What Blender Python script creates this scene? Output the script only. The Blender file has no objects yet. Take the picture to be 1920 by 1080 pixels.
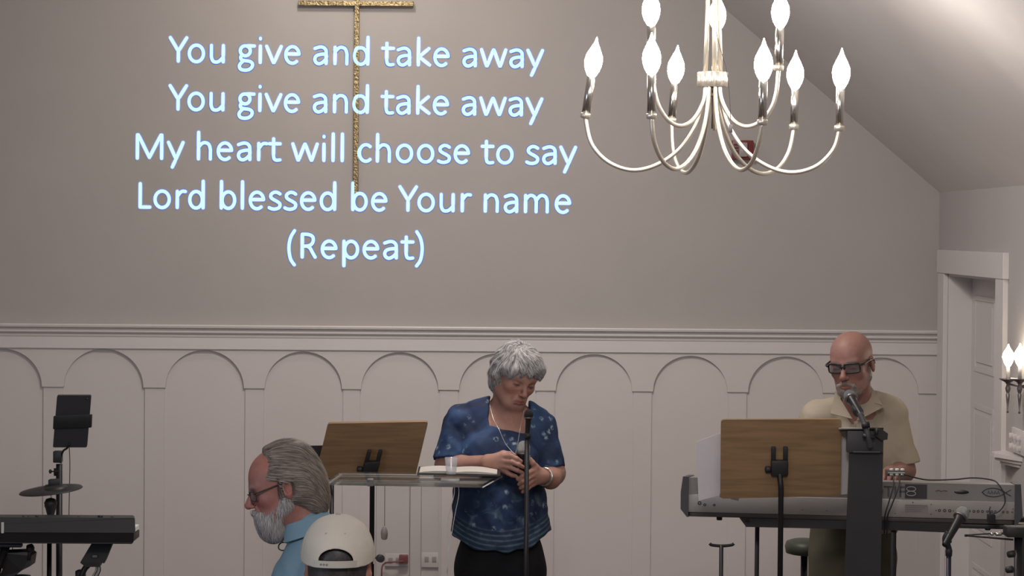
import bpy, bmesh, math, random
import numpy as np
from mathutils import Vector, Matrix, noise as mnoise
random.seed(7); rng = np.random.default_rng(7)
SC = bpy.context.scene; COL = SC.collection
PI = math.pi

# ---------------------------------------------------------------- camera, world, lights, exposure
HC = 2.4                                   # camera height above the hall floor
FPX = 4500.0
cd = bpy.data.cameras.new('camera'); cam = bpy.data.objects.new('camera', cd); COL.objects.link(cam)
cd.sensor_width = 36.0; cd.lens = FPX/1920*36.0; cd.clip_start = 0.1; cd.clip_end = 60
PITCH = math.atan(110/FPX); ROLL = math.radians(0.45)
CM = Matrix.Rotation(math.radians(90)-PITCH, 4, 'X') @ Matrix.Rotation(ROLL, 4, 'Z')
cam.matrix_world = Matrix.Translation((0, 0, HC)) @ CM
SC.camera = cam
C3 = CM.to_3x3()
def P(px, py, Y):
    """world point seen at photo pixel (px, py) at distance Y down the hall"""
    d = C3 @ Vector(((px-960)/FPX, -(py-540)/FPX, -1))
    return Vector((0, 0, HC)) + d*(Y/d.y)

w = bpy.data.worlds.new('world'); SC.world = w; w.use_nodes = True
w.node_tree.nodes['Background'].inputs[0].default_value = (0.75, 0.80, 0.95, 1)
w.node_tree.nodes['Background'].inputs[1].default_value = 0.3
def area(name, loc, target, size, power, col, spread=180):
    l = bpy.data.lights.new(name, 'AREA'); l.shape = 'DISK'; l.size = size; l.energy = power; l.color = col
    l.spread = math.radians(spread)
    o = bpy.data.objects.new(name, l); COL.objects.link(o); o.location = loc
    o.rotation_euler = (Vector(target)-Vector(loc)).to_track_quat('-Z', 'Y').to_euler(); return o
area('hall_front_fill', (0.2, 2.9, 3.5), (0.3, 4.6, 0), 0.9, 92, (1.0, 0.92, 0.88))  # added fill lamp, unseen, brightens people and boards from the front
area('wall_wash_fill', (-0.15, 8.7, 4.15), (0.1, 10.2, 0), 0.7, 66, (1.0, 0.92, 0.89))  # added unseen lamp that washes the front wall and platform from above
area('hall_window_light', (-3.3, 4.2, 2.0), (0.0, 7.0, 1.6), 1.3, 34, (0.68, 0.81, 1.0))
area('cross_picture_light', (-0.75, 10.4, 4.2), (-0.8, 11.5, 3.35), 0.25, 6.8, (1.0, 0.90, 0.78), 130)
SC.view_settings.view_transform = 'Standard'; SC.view_settings.look = 'None'
SC.view_settings.gamma = 1.0; SC.view_settings.exposure = 0.0; SC.view_settings.use_curve_mapping = False
SC.cycles.max_bounces = 8; SC.cycles.sample_clamp_indirect = 4.0; SC.cycles.caustics_reflective = False; SC.cycles.caustics_refractive = False

# ---------------------------------------------------------------- materials
MATS = {}
def mat(name, col, rough=0.6, metal=0.0, noise=0.06, nscale=12.0, bump=0.0, bscale=60.0, trans=0.0, emit=None, estr=0.0,
        alpha=1.0, coat=0.0, attr=None, ior=1.45, sss=0.0, spec=0.5):
    if name in MATS: return MATS[name]
    m = bpy.data.materials.new(name); m.use_nodes = True; nt = m.node_tree; N = nt.nodes; L = nt.links
    b = N['Principled BSDF']; b.inputs['Roughness'].default_value = rough; b.inputs['Metallic'].default_value = metal
    b.inputs['IOR'].default_value = ior; b.inputs['Specular IOR Level'].default_value = spec
    tc = N.new('ShaderNodeTexCoord')
    nz = N.new('ShaderNodeTexNoise'); nz.inputs['Scale'].default_value = nscale; nz.inputs['Detail'].default_value = 4
    L.new(tc.outputs['Object'], nz.inputs['Vector'])
    mx = N.new('ShaderNodeMix'); mx.data_type = 'RGBA'; mx.blend_type = 'MULTIPLY'; mx.inputs['Factor'].default_value = 1.0
    rp = N.new('ShaderNodeMapRange'); rp.inputs['To Min'].default_value = 1-noise; rp.inputs['To Max'].default_value = 1+noise
    rp.inputs['From Min'].default_value = 0.3; rp.inputs['From Max'].default_value = 0.7
    L.new(nz.outputs['Fac'], rp.inputs['Value'])
    if attr:
        at = N.new('ShaderNodeAttribute'); at.attribute_name = attr; L.new(at.outputs['Color'], mx.inputs['A'])
    else: mx.inputs['A'].default_value = (*col, 1)
    L.new(rp.outputs['Result'], mx.inputs['B']); L.new(mx.outputs['Result'], b.inputs['Base Color'])
    if bump:
        bz = N.new('ShaderNodeTexNoise'); bz.inputs['Scale'].default_value = bscale; bz.inputs['Detail'].default_value = 3
        L.new(tc.outputs['Object'], bz.inputs['Vector'])
        bp = N.new('ShaderNodeBump'); bp.inputs['Strength'].default_value = bump; bp.inputs['Distance'].default_value = 0.004
        L.new(bz.outputs['Fac'], bp.inputs['Height']); L.new(bp.outputs['Normal'], b.inputs['Normal'])
    if trans: b.inputs['Transmission Weight'].default_value = trans
    if alpha < 1: b.inputs['Alpha'].default_value = alpha
    if coat: b.inputs['Coat Weight'].default_value = coat
    if sss:
        b.inputs['Subsurface Weight'].default_value = sss; b.inputs['Subsurface Radius'].default_value = (0.012, 0.005, 0.003)
        b.inputs['Subsurface Scale'].default_value = 0.6
    if emit: b.inputs['Emission Color'].default_value = (*emit, 1); b.inputs['Emission Strength'].default_value = estr
    MATS[name] = m; return m
def s2l(*c): return tuple(((v/255)/12.92 if v/255 <= .04045 else ((v/255+.055)/1.055)**2.4) for v in c)

M_WALL = mat('grey_wall_paint', (0.36, 0.335, 0.315), 0.75, noise=0.02, nscale=3, bump=0.08, bscale=180)
M_SIDE = mat('side_wall_paint', (0.38, 0.36, 0.35), 0.75, noise=0.02, nscale=3, bump=0.08, bscale=180)
M_CEIL = mat('ceiling_paint', (0.72, 0.685, 0.66), 0.85, noise=0.02, nscale=3, bump=0.05, bscale=120)
M_WHITE = mat('white_wainscot_paint', (0.53, 0.49, 0.47), 0.45, noise=0.015, nscale=2, bump=0.03, bscale=40)
M_TRIM = mat('white_trim_paint', (0.56, 0.53, 0.515), 0.4, noise=0.015, nscale=3)
M_FLOOR = mat('hall_carpet', (0.16, 0.12, 0.10), 0.95, noise=0.2, nscale=60, bump=0.4, bscale=400)
M_BLACK = mat('black_plastic', (0.016, 0.016, 0.017), 0.5, noise=0.15)
M_BLACKM = mat('black_metal', (0.018, 0.017, 0.020), 0.42, metal=0.3, noise=0.15)
M_DGREY = mat('dark_grey_plastic', (0.05, 0.05, 0.055), 0.5, noise=0.1)
M_RUBBER = mat('black_rubber', (0.012, 0.012, 0.012), 0.75)
M_CHROME = mat('brushed_nickel', (0.62, 0.60, 0.56), 0.22, metal=1.0, noise=0.04)
M_IRON = mat('pewter_metal', (0.20, 0.18, 0.18), 0.35, metal=0.9)
M_CABLE = mat('black_cable', (0.02, 0.02, 0.022), 0.6)

def wood(name, c1, c2):
    m = bpy.data.materials.new(name); m.use_nodes = True; N = m.node_tree.nodes; L = m.node_tree.links; b = N['Principled BSDF']
    tc = N.new('ShaderNodeTexCoord'); mp = N.new('ShaderNodeMapping'); mp.inputs['Scale'].default_value = (2.2, 30, 30)
    nz = N.new('ShaderNodeTexNoise'); nz.inputs['Scale'].default_value = 2.0; nz.inputs['Detail'].default_value = 6; nz.inputs['Distortion'].default_value = 0.6
    cr = N.new('ShaderNodeValToRGB'); cr.color_ramp.elements[0].color = (*c1, 1); cr.color_ramp.elements[1].color = (*c2, 1)
    cr.color_ramp.elements[0].position = 0.35; cr.color_ramp.elements[1].position = 0.65
    L.new(tc.outputs['Object'], mp.inputs['Vector']); L.new(mp.outputs['Vector'], nz.inputs['Vector'])
    L.new(nz.outputs['Fac'], cr.inputs['Fac']); L.new(cr.outputs['Color'], b.inputs['Base Color']); b.inputs['Roughness'].default_value = 0.45
    return m
M_WOOD = wood('bamboo_wood', (0.195, 0.118, 0.060), (0.26, 0.165, 0.085))

# ---------------------------------------------------------------- object helpers
def empty(name, label, cat, loc, group=None):
    o = bpy.data.objects.new(name, None); COL.objects.link(o); o.location = loc
    o.empty_display_size = 0.05
    o['label'] = label; o['category'] = cat
    if group: o['group'] = group
    return o
def wloc(o):
    v = Vector((0, 0, 0))
    while o: v += o.location; o = o.parent
    return v
def link(name, me, m, parent=None, label=None):
    """mesh built in world coordinates; linked as one object under parent"""
    if m is not None:
        if isinstance(m, (list, tuple)):
            for q in m: me.materials.append(q)
        else: me.materials.append(m)
    o = bpy.data.objects.new(name, me); COL.objects.link(o)
    if parent:
        off = wloc(parent); me.transform(Matrix.Translation(-off)); o.parent = parent
    if label: o['label'] = label
    return o
def obj(name, bm, m, parent=None, smooth=True, label=None):
    me = bpy.data.meshes.new(name)
    if smooth:
        for f in bm.faces: f.smooth = True
        for e in bm.edges:
            if len(e.link_faces) == 2 and e.calc_face_angle(0) > 0.6: e.smooth = False
    bm.to_mesh(me); bm.free()
    return link(name, me, m, parent, label)
def tag(o, label, cat, group=None):
    o['label'] = label; o['category'] = cat
    if group: o['group'] = group
    return o
def struct(name, bm, m, parent=None, smooth=False, label=None):
    o = obj(name, bm, m, parent, smooth)
    if not parent: o['kind'] = 'structure'
    if label: o['label'] = label
    return o
def NB(): return bmesh.new()
def obox(bm, o, u, v, w_, bev=0.0):
    """box from corner o along three edge vectors"""
    o, u, v, w_ = Vector(o), Vector(u), Vector(v), Vector(w_)
    vs = [bm.verts.new(o+u*i+v*j+w_*k) for k in (0, 1) for j in (0, 1) for i in (0, 1)]
    fs = [(0, 2, 3, 1), (4, 5, 7, 6), (0, 1, 5, 4), (2, 6, 7, 3), (0, 4, 6, 2), (1, 3, 7, 5)]
    faces = [bm.faces.new([vs[i] for i in f]) for f in fs]
    if u.cross(v).dot(w_) < 0: bmesh.ops.reverse_faces(bm, faces=faces)
    if bev > 0:
        es = list({e for f in faces for e in f.edges})
        bmesh.ops.bevel(bm, geom=es, offset=bev, segments=2, affect='EDGES', profile=0.5)
    return bm
def box(bm, lo, hi, bev=0.0):
    lo = Vector(lo); hi = Vector(hi)
    return obox(bm, lo, (hi.x-lo.x, 0, 0), (0, hi.y-lo.y, 0), (0, 0, hi.z-lo.z), bev)
def pbox(bm, x0, y0, x1, y1, Y, dep, bev=0.0):
    """upright box whose camera-side face covers the photo rectangle at distance Y, dep thick away from the camera"""
    a = P(x0, y1, Y); b = P(x1, y0, Y); c = P(x0, y0, Y)
    a2 = P((x0+x1)/2, y1, Y); b2 = P((x0+x1)/2, y0, Y)
    return box(bm, (a.x, Y, a2.z), (b.x, Y+dep, b2.z), bev)
def tube(bm, pts, r, seg=10, caps=True):
    pts = [Vector(p) for p in pts]; n = len(pts)
    rs = r if isinstance(r, (list, tuple)) else [r]*n
    prev = None; rings = []
    for i, p in enumerate(pts):
        t = (pts[min(i+1, n-1)]-pts[max(i-1, 0)])
        if t.length < 1e-9: t = Vector((0, 0, 1))
        t.normalize()
        if prev is None:
            a = Vector((0, 0, 1)) if abs(t.z) < 0.9 else Vector((1, 0, 0)); nrm = (a-t*a.dot(t)).normalized()
        else:
            nrm = (prev-t*prev.dot(t)); nrm = nrm.normalized() if nrm.length > 1e-6 else prev
        prev = nrm; bn = t.cross(nrm)
        rings.append([bm.verts.new(p+(nrm*math.cos(2*PI*k/seg)+bn*math.sin(2*PI*k/seg))*rs[i]) for k in range(seg)])
    for i in range(n-1):
        for k in range(seg):
            bm.faces.new((rings[i][k], rings[i][(k+1) % seg], rings[i+1][(k+1) % seg], rings[i+1][k]))
    if caps:
        bm.faces.new(rings[0][::-1]); bm.faces.new(rings[-1])
    return bm
def cat(pts, n=8, closed=False):
    pts = [Vector(p) for p in pts]; out = []; m = len(pts)
    for i in range(m-1 if not closed else m):
        if closed: p0, p1, p2, p3 = pts[i-1], pts[i], pts[(i+1) % m], pts[(i+2) % m]
        else: p0, p1, p2, p3 = pts[max(i-1, 0)], pts[i], pts[i+1], pts[min(i+2, m-1)]
        for k in range(n):
            t = k/n
            out.append(0.5*((2*p1)+(-p0+p2)*t+(2*p0-5*p1+4*p2-p3)*t*t+(-p0+3*p1-3*p2+p3)*t**3))
    if not closed: out.append(pts[-1])
    return out
def lathe(bm, base, prof, seg=24, axis=(0, 0, 1), lobes=0, lobe=0.0):
    """prof: list of (radius, height along axis)"""
    base = Vector(base); ax = Vector(axis).normalized()
    a = Vector((1, 0, 0)) if abs(ax.x) < 0.9 else Vector((0, 1, 0)); n1 = (a-ax*a.dot(ax)).normalized(); n2 = ax.cross(n1)
    rings = []
    for r, h in prof:
        ring = []
        for k in range(seg):
            t = 2*PI*k/seg; rr = r*(1+lobe*abs(math.sin(lobes*t/2))) if lobes else r
            ring.append(bm.verts.new(base+ax*h+(n1*math.cos(t)+n2*math.sin(t))*max(rr, 1e-5)))
        rings.append(ring)
    for i in range(len(prof)-1):
        for k in range(seg): bm.faces.new((rings[i][k], rings[i][(k+1) % seg], rings[i+1][(k+1) % seg], rings[i+1][k]))
    bm.faces.new(rings[0][::-1]); bm.faces.new(rings[-1])
    return bm
def prism(bm, pts, vec):
    """closed outline pts extruded by vec"""
    pts = [Vector(p) for p in pts]; vec = Vector(vec)
    a = [bm.verts.new(p) for p in pts]; b = [bm.verts.new(p+vec) for p in pts]
    f = bm.faces.new(a); g = bm.faces.new(b[::-1]); n = len(a); fs = [f, g]
    for i in range(n): fs.append(bm.faces.new((a[i], b[i], b[(i+1) % n], a[(i+1) % n])))
    bmesh.ops.recalc_face_normals(bm, faces=fs)
    return bm

# ---------------------------------------------------------------- the hall
WY = 11.5; XR = P(1760, 500, WY).x; XL = -3.55; XC = (XL+XR)/2
ZE = P(1760, 361, WY).z
_d = P(1340, 0, WY); SL = (_d.z-ZE)/(XR-_d.x); ZP = ZE+SL*(XR-XC)
YB = -2.2; PLZ = 0.25
RAIL_T = P(960, 613, WY).z; RAIL_B = P(960, 641, WY).z
bm = NB(); box(bm, (XL, YB, -0.1), (XR, WY, 0)); struct('floor', bm, M_FLOOR)
bm = NB(); box(bm, (XL, 8.15, 0), (XR, WY, PLZ), 0.008); struct('trim_1', bm, M_FLOOR, label='carpeted platform across the front')
bm = NB(); prism(bm, [(XL, WY, 0), (XR+0.3, WY, 0), (XR+0.3, WY, ZE), (XR, WY, ZE), (XC, WY, ZP), (XL, WY, ZE)], (0, 0.15, 0))
wall = struct('wall_front', bm, M_WALL)
# wainscot: base panels, spandrel board with arch cut-outs, pilasters
GAPS = [(-660, -615), (-472, -430), (-290, -248), (-108, -66), (80, 121), (270, 311), (458, 497), (641.5, 677.5), (822, 861), (1003.5, 1042), (1185, 1224), (1363.5, 1402), (1542, 1582), (1721, 1762)]
ZS = P(960, 731.5, WY).z
gx = [(P(a, 730, WY).x, P(b, 730, WY).x) for a, b in GAPS]
TB, TP = 0.020, 0.012
ZTOP = RAIL_B+0.01
for i in range(len(gx)-1):               # recessed field inside each arch
    bm = NB(); l, r = gx[i][1], gx[i+1][0]; c = (l+r)/2
    box(bm, ((gx[i][0]+l)/2, WY-0.004, PLZ), ((gx[i+1][0]+gx[i+1][1])/2, WY-0.0005, ZTOP))
    obj('panel', bm, M_WHITE, wall, smooth=False)
bm = NB()
def arch_board(bm, l0, l, r, r0, y0, y1):
    """board between x=l0..r0 above the spring line with a round arch l..r cut out"""
    n = 24; c = (l+r)/2; rad = (r-l)/2; hh = rad*0.965
    front = {}
    def V(x, z, y): return bm.verts.new((x, y, z))
    arc = [(c-rad*math.cos(PI*k/n), ZS+hh*math.sin(PI*k/n)) for k in range(n+1)]
    top = [(l0 if k == 0 else (r0 if k == n else arc[k][0]), ZTOP) for k in range(n+1)]
    fa = [V(x, z, y0) for x, z in arc]; ft = [V(x, z, y0) for x, z in top]; ba = [V(x, z, y1) for x, z in arc]
    for k in range(n):
        bm.faces.new((fa[k], fa[k+1], ft[k+1], ft[k])); bm.faces.new((fa[k], ba[k], ba[k+1], fa[k+1]))
    a = V(l0, ZS, y0); bm.faces.new((a, fa[0], ft[0])); b = V(r0, ZS, y0); bm.faces.new((b, ft[n], fa[n]))
    for x0, x1, f0, f1 in ((l0, l, a, fa[0]), (r, r0, fa[n], b)):
        bm.faces.new((f0, V(x0, ZS, y1), V(x1, ZS, y1), f1))
for i in range(len(gx)-1):
    l0 = (gx[i][0]+gx[i][1])/2 if i else gx[0][0]; r0 = (gx[i+1][0]+gx[i+1][1])/2 if i < len(gx)-2 else XR
    arch_board(bm, l0, gx[i][1], gx[i+1][0], r0, WY-TB, WY-0.004)
bmesh.ops.remove_doubles(bm, verts=bm.verts, dist=1e-5); bmesh.ops.recalc_face_normals(bm, faces=bm.faces)
ob = obj('spandrel_board', bm, M_WHITE, wall, smooth=False)
for a, b in gx:
    bm = NB(); box(bm, (a+0.006, WY-TP, PLZ+0.1), (min(b-0.006, XR), WY-0.004, ZS)); obj('pilaster', bm, M_WHITE, wall, smooth=False)
bm = NB(); prof = [(0, 0), (.05, 0), (.052, -.006), (.05, -.016), (.036, -.022), (.034, -.034), (.038, -.040), (.034, -.046), (.026, -.052), (.024, -.064), (.016, -.070), (.014, -.078), (0, -.078)]
sc = (RAIL_T-RAIL_B)/0.078
prism(bm, [(XL, WY-TB*0-o, RAIL_T+z*sc) for o, z in prof], (XR-XL, 0, 0)); struct('trim_2', bm, M_TRIM, smooth=False, label='moulded white rail along the top of the panelling')
bm = NB(); box(bm, (XL, WY-0.03, RAIL_B-0.045), (XR, WY-TB+0.001, RAIL_B+0.005)); struct('trim_3', bm, M_TRIM, label='flat white frieze strip under the moulded rail')
bm = NB(); box(bm, (XL, WY-0.028, PLZ), (XR, WY-0.004, PLZ+0.11), 0.003); struct('baseboard_front', bm, M_TRIM)
# ceiling slopes
for nm, x0, x1 in (('ceiling', XC, XR+0.35), ('ceiling', XC, XL)):
    bm = NB(); s = 1 if x1 > x0 else -1; xe = XR if s > 0 else XL
    prism(bm, [(XC, YB, ZP), (xe, YB, ZE), (xe, YB, ZE+0.1), (XC, YB, ZP+0.1)], (0, WY+0.15-YB, 0)); struct(nm, bm, M_CEIL)
bm = NB(); box(bm, (XL-0.15, YB, 0), (XL, WY+0.15, ZE+0.1)); struct('wall_left', bm, M_SIDE)
# right wall with door opening
def yat(px, X=None): X = XR if X is None else X; return X*FPX/(px-960)
D0, D1 = yat(1778), yat(1876); ZD = P(1830, 517, (D0+D1)/2).z; ZCAS = P(1830, 471, (D0+D1)/2).z
bm = NB()
box(bm, (XR, D0, 0), (XR+0.15, WY+0.001, ZE+0.1)); box(bm, (XR, YB, 0), (XR+0.15, D1, ZE+0.1)); box(bm, (XR, D1, ZD), (XR+0.15, D0, ZE+0.1))
struct('wall_right', bm, M_SIDE)
CA0, CA1 = yat(1767), yat(1891)
bm = NB(); t = 0.022
box(bm, (XR-t, D0, PLZ), (XR, CA0, ZD), 0.002); obj_c = struct('trim_4', bm, M_TRIM, label='far upright of the white door casing')
bm = NB(); box(bm, (XR-t, CA1, PLZ), (XR, D1, ZD), 0.002); struct('trim_5', bm, M_TRIM, label='near upright of the white door casing')
bm = NB(); box(bm, (XR-t-0.004, CA1-0.01, ZD), (XR, CA0+0.01, ZCAS), 0.002); struct('trim_6', bm, M_TRIM, label='wide flat head board of the white door casing')
XD = XR+0.11
door = bpy.data.objects.new('door_1', None); COL.objects.link(door); door.location = (XD, (D0+D1)/2, PLZ); door['kind'] = 'structure'
bm = NB(); box(bm, (XR, D0-0.012, PLZ), (XD+0.04, D0, ZD)); box(bm, (XR, D1, PLZ), (XD+0.04, D1+0.012, ZD)); box(bm, (XR, D1, ZD-0.012), (XD+0.04, D0, ZD)); obj('jamb', bm, M_TRIM, door, smooth=False)
bm = NB(); box(bm, (XD, D1+0.012, PLZ), (XD+0.04, D0-0.012, ZD-0.012)); obj('door_slab', bm, M_TRIM, door, smooth=False)
yc = (D0+D1)/2; dw = (D0-D1)
# raised mouldings of the four panels
for (ya, yb) in ((D0-0.10, yc+0.05), (yc-0.05, D1+0.10)):
    for (za, zb) in ((ZD-0.10, ZD-0.45), (ZD-0.60, PLZ+0.75), (PLZ+0.62, PLZ+0.15)):
        bm = NB(); q = 0.022
        for lo, hi in (((ya, za), (yb, za-q)), ((ya, zb+q), (yb, zb)), ((ya, za-q), (ya-q, zb+q)), ((yb+q, za-q), (yb, zb+q))):
            box(bm, (XD-0.005, min(lo[0], hi[0]), min(lo[1], hi[1])), (XD+0.002, max(lo[0], hi[0]), max(lo[1], hi[1])))
        box(bm, (XD-0.006, min(ya, yb)+0.045, min(za, zb)+0.045), (XD+0.001, max(ya, yb)-0.045, max(za, zb)-0.045))
        obj('panel', bm, M_TRIM, door, smooth=False)
bm = NB(); lathe(bm, (XD, D1+0.09, PLZ+0.95), [(0.025, 0), (0.025, 0.006), (0.009, 0.01), (0.009, 0.03), (0.024, 0.04), (0.026, 0.055), (0.012, 0.066)], 20, (-1, 0, 0)); obj('door_handle', bm, M_IRON, door)
# chair rail ledge on the near part of the right wall
zl = P(1895, 850, 9.75).z
bm = NB()
for ins, z0, h in ((0, zl-0.016, 0.016), (0.014, zl-0.03, 0.014), (0.032, zl-0.045, 0.015)):
    prism(bm, [(XR, 9.90-ins, z0), (XR-0.076+ins, 9.82-ins, z0), (XR-0.076+ins, 9.75+ins*.3, z0), (XR-0.002, 9.56+ins*1.5, z0), (XR, 9.56+ins*1.5, z0)], (0, 0, h))
struct('trim_7', bm, M_TRIM, label='small white corner ledge on the right wall below the sconce')

# ---------------------------------------------------------------- stroke lettering
def arc(cx, cy, rx, ry, a0, a1, n=22): return [(cx+rx*math.cos(math.radians(a0+(a1-a0)*k/n)), cy+ry*math.sin(math.radians(a0+(a1-a0)*k/n))) for k in range(n+1)]
def cs(*p): return [(v.x, v.y) for v in cat([(a, b, 0) for a, b in p], 6)]
asc = .675
G = {
 'a': (.479, [[(.372, .04), (.372, .26)]+cs((.372, .26), (.362, .36), (.30, .42), (.21, .432), (.09, .395)), cs((.372, .262), (.24, .255), (.125, .215), (.088, .13), (.13, .05), (.21, .03), (.30, .075), (.372, .15))]),
 'b': (.525, [[(.115, .04), (.115, asc)], arc(.29, .23, .158, .2, 0, 360)]),
 'c': (.423, [arc(.25, .23, .162, .2, 52, 308)]),
 'd': (.525, [[(.41, .04), (.41, asc)], arc(.235, .23, .158, .2, 0, 360)]),
 'e': (.498, [[(.085, .252), (.415, .252)]+arc(.25, .23, .167, .2, 8, 308)]),
 'g': (.471, [arc(.21, .312, .125, .12, 0, 360), [(.22, .432), (.43, .43)], cs((.15, .21), (.098, .165), (.115, .10), (.2, .075), (.32, .06), (.39, .01), (.385, -.07), (.31, -.135), (.2, -.155), (.1, -.13), (.065, -.06), (.10, .01), (.165, .07))]),
 'h': (.525, [[(.115, .04), (.115, asc)], cs((.115, .32), (.2, .41), (.28, .432), (.37, .39), (.41, .28), (.412, .2), (.412, .04))]),
 'i': (.229, [[(.115, .04), (.115, .425)], [(.115, .607), (.115, .617)]]),
 'k': (.455, [[(.115, .04), (.115, asc)], [(.372, .43), (.13, .232), (.395, .04)]]),
 'l': (.229, [[(.115, .04), (.115, asc)]]),
 'm': (.799, [[(.115, .04), (.115, .425)], cs((.115, .32), (.19, .41), (.26, .432), (.34, .39), (.378, .29), (.38, .2), (.38, .04)), cs((.38, .31), (.46, .41), (.54, .432), (.62, .39), (.655, .29), (.657, .2), (.657, .04))]),
 'n': (.525, [[(.115, .04), (.115, .425)], cs((.115, .32), (.2, .41), (.28, .432), (.37, .39), (.41, .28), (.412, .2), (.412, .04))]),
 'o': (.527, [arc(.2635, .23, .178, .2, 0, 360)]),
 'p': (.525, [[(.115, -.16), (.115, .425)], arc(.29, .23, .158, .2, 0, 360)]),
 'r': (.349, [[(.115, .04), (.115, .425)], cs((.115, .30), (.18, .39), (.24, .43), (.315, .425))]),
 's': (.391, [cs((.325, .395), (.26, .43), (.18, .432), (.105, .38), (.10, .31), (.16, .26), (.25, .215), (.325, .155), (.31, .07), (.22, .03), (.13, .032), (.06, .06))]),
 't': (.335, [[(.135, .54), (.135, .14)]+cs((.135, .14), (.155, .06), (.21, .03), (.295, .038)), [(.035, .425), (.295, .425)]]),
 'u': (.525, [cs((.112, .425), (.112, .25), (.116, .14), (.16, .05), (.24, .03), (.32, .06), (.41, .15)), [(.41, .04), (.41, .425)]]),
 'v': (.452, [[(.045, .425), (.218, .04), (.234, .04), (.407, .425)]]),
 'w': (.715, [[(.055, .425), (.185, .04), (.2, .04), (.352, .425), (.363, .425), (.515, .04), (.53, .04), (.66, .425)]]),
 'y': (.453, [[(.045, .425), (.226, .05)], [(.408, .425), (.226, .01), (.145, -.165)]]),
 'L': (.42, [[(.135, .6), (.135, .038), (.375, .038)]]),
 'M': (.855, [[(.125, .04), (.125, .6), (.145, .6), (.427, .06), (.71, .6), (.73, .6), (.73, .04)]]),
 'O': (.662, [arc(.331, .317, .24, .28, 0, 360)]),
 'T': (.487, [[(.03, .59), (.457, .59)], [(.243, .59), (.243, .04)]]),
 'I': (.252, [[(.126, .04), (.126, .59)]]),
 'F': (.459, [[(.135, .04), (.135, .59), (.4, .59)], [(.135, .33), (.37, .33)]]),
 '8': (.507, [arc(.2535, .46, .14, .13, 0, 360), arc(.2535, .18, .165, .145, 0, 360)]),
 'R': (.543, [[(.135, .04), (.135, .59)]+cs((.135, .59), (.28, .585), (.38, .54), (.405, .455), (.37, .36), (.28, .31), (.135, .3)), cs((.26, .305), (.33, .25), (.38, .16), (.45, .04))]),
 'Y': (.487, [[(.04, .6), (.243, .28), (.447, .6)], [(.243, .28), (.243, .04)]]),
 '(': (.303, [cs((.245, .67), (.15, .5), (.112, .26), (.15, .0), (.245, -.15))]),
 ')': (.303, [cs((.058, .67), (.153, .5), (.191, .26), (.153, .0), (.058, -.15))]),
 ' ': (.226, []), '-': (.3, [[(.05, .25), (.25, .25)]]),
}
KERN = {('Y', 'o'): -.055, ('a', 'w'): -.008, ('w', 'a'): -.012, ('a', 'y'): -.01, ('k', 'e'): -.01, ('v', 'e'): -.01}
def lettering(bm, text, o, u, v, hw, thick=None):
    """o = baseline start; u = full text advance vector; v = em-height vector; flat strokes, hw in em of height"""
    adv = [G[c][0]+KERN.get((c, text[i+1]) if i+1 < len(text) else None, 0) for i, c in enumerate(text)]
    tot = sum(adv); o, u, v = Vector(o), Vector(u), Vector(v); ue = u/tot; su = ue.length; sv = v.length; un = ue.normalized(); vn = v.normalized()
    x = 0; hwm = hw*sv
    for c, ad in zip(text, adv):
        for st in G[c][1]:
            pts = [((x+a)*su, b*sv) for a, b in st]
            def V(a, b): return bm.verts.new(o+un*a+vn*b)
            for i, (a, b) in enumerate(pts):
                bm.faces.new([V(a+hwm*math.cos(2*PI*k/12), b+hwm*math.sin(2*PI*k/12)) for k in range(12)])
                if i+1 < len(pts):
                    a2, b2 = pts[i+1]; dx, dy = a2-a, b2-b; L_ = math.hypot(dx, dy)
                    if L_ < 1e-7: continue
                    nx, ny = -dy/L_*hwm, dx/L_*hwm
                    bm.faces.new((V(a+nx, b+ny), V(a-nx, b-ny), V(a2-nx, b2-ny), V(a2+nx, b2+ny)))
        x += ad
    return bm
M_LYR = mat('projected_white_emission', (0.3, 0.3, 0.3), 0.8, emit=s2l(190, 238, 255), estr=0.95)  # emissive letter strokes stand in for the projector's light on the wall
M_FRI = mat('projected_blue_fringe_emission', (0.3, 0.3, 0.3), 0.8, emit=s2l(96, 122, 235), estr=0.55)  # blue rim of the projector's light, also put in as emission
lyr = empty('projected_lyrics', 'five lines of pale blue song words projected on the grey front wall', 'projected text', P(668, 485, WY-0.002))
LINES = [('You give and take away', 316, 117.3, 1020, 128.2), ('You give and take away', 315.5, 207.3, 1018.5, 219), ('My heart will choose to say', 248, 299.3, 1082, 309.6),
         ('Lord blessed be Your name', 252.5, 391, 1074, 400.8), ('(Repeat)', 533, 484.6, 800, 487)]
XU0, XU1 = P(664.2, 200, WY).x, P(673.2, 200, WY).x; UPB = P(668, 362, WY).z
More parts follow.
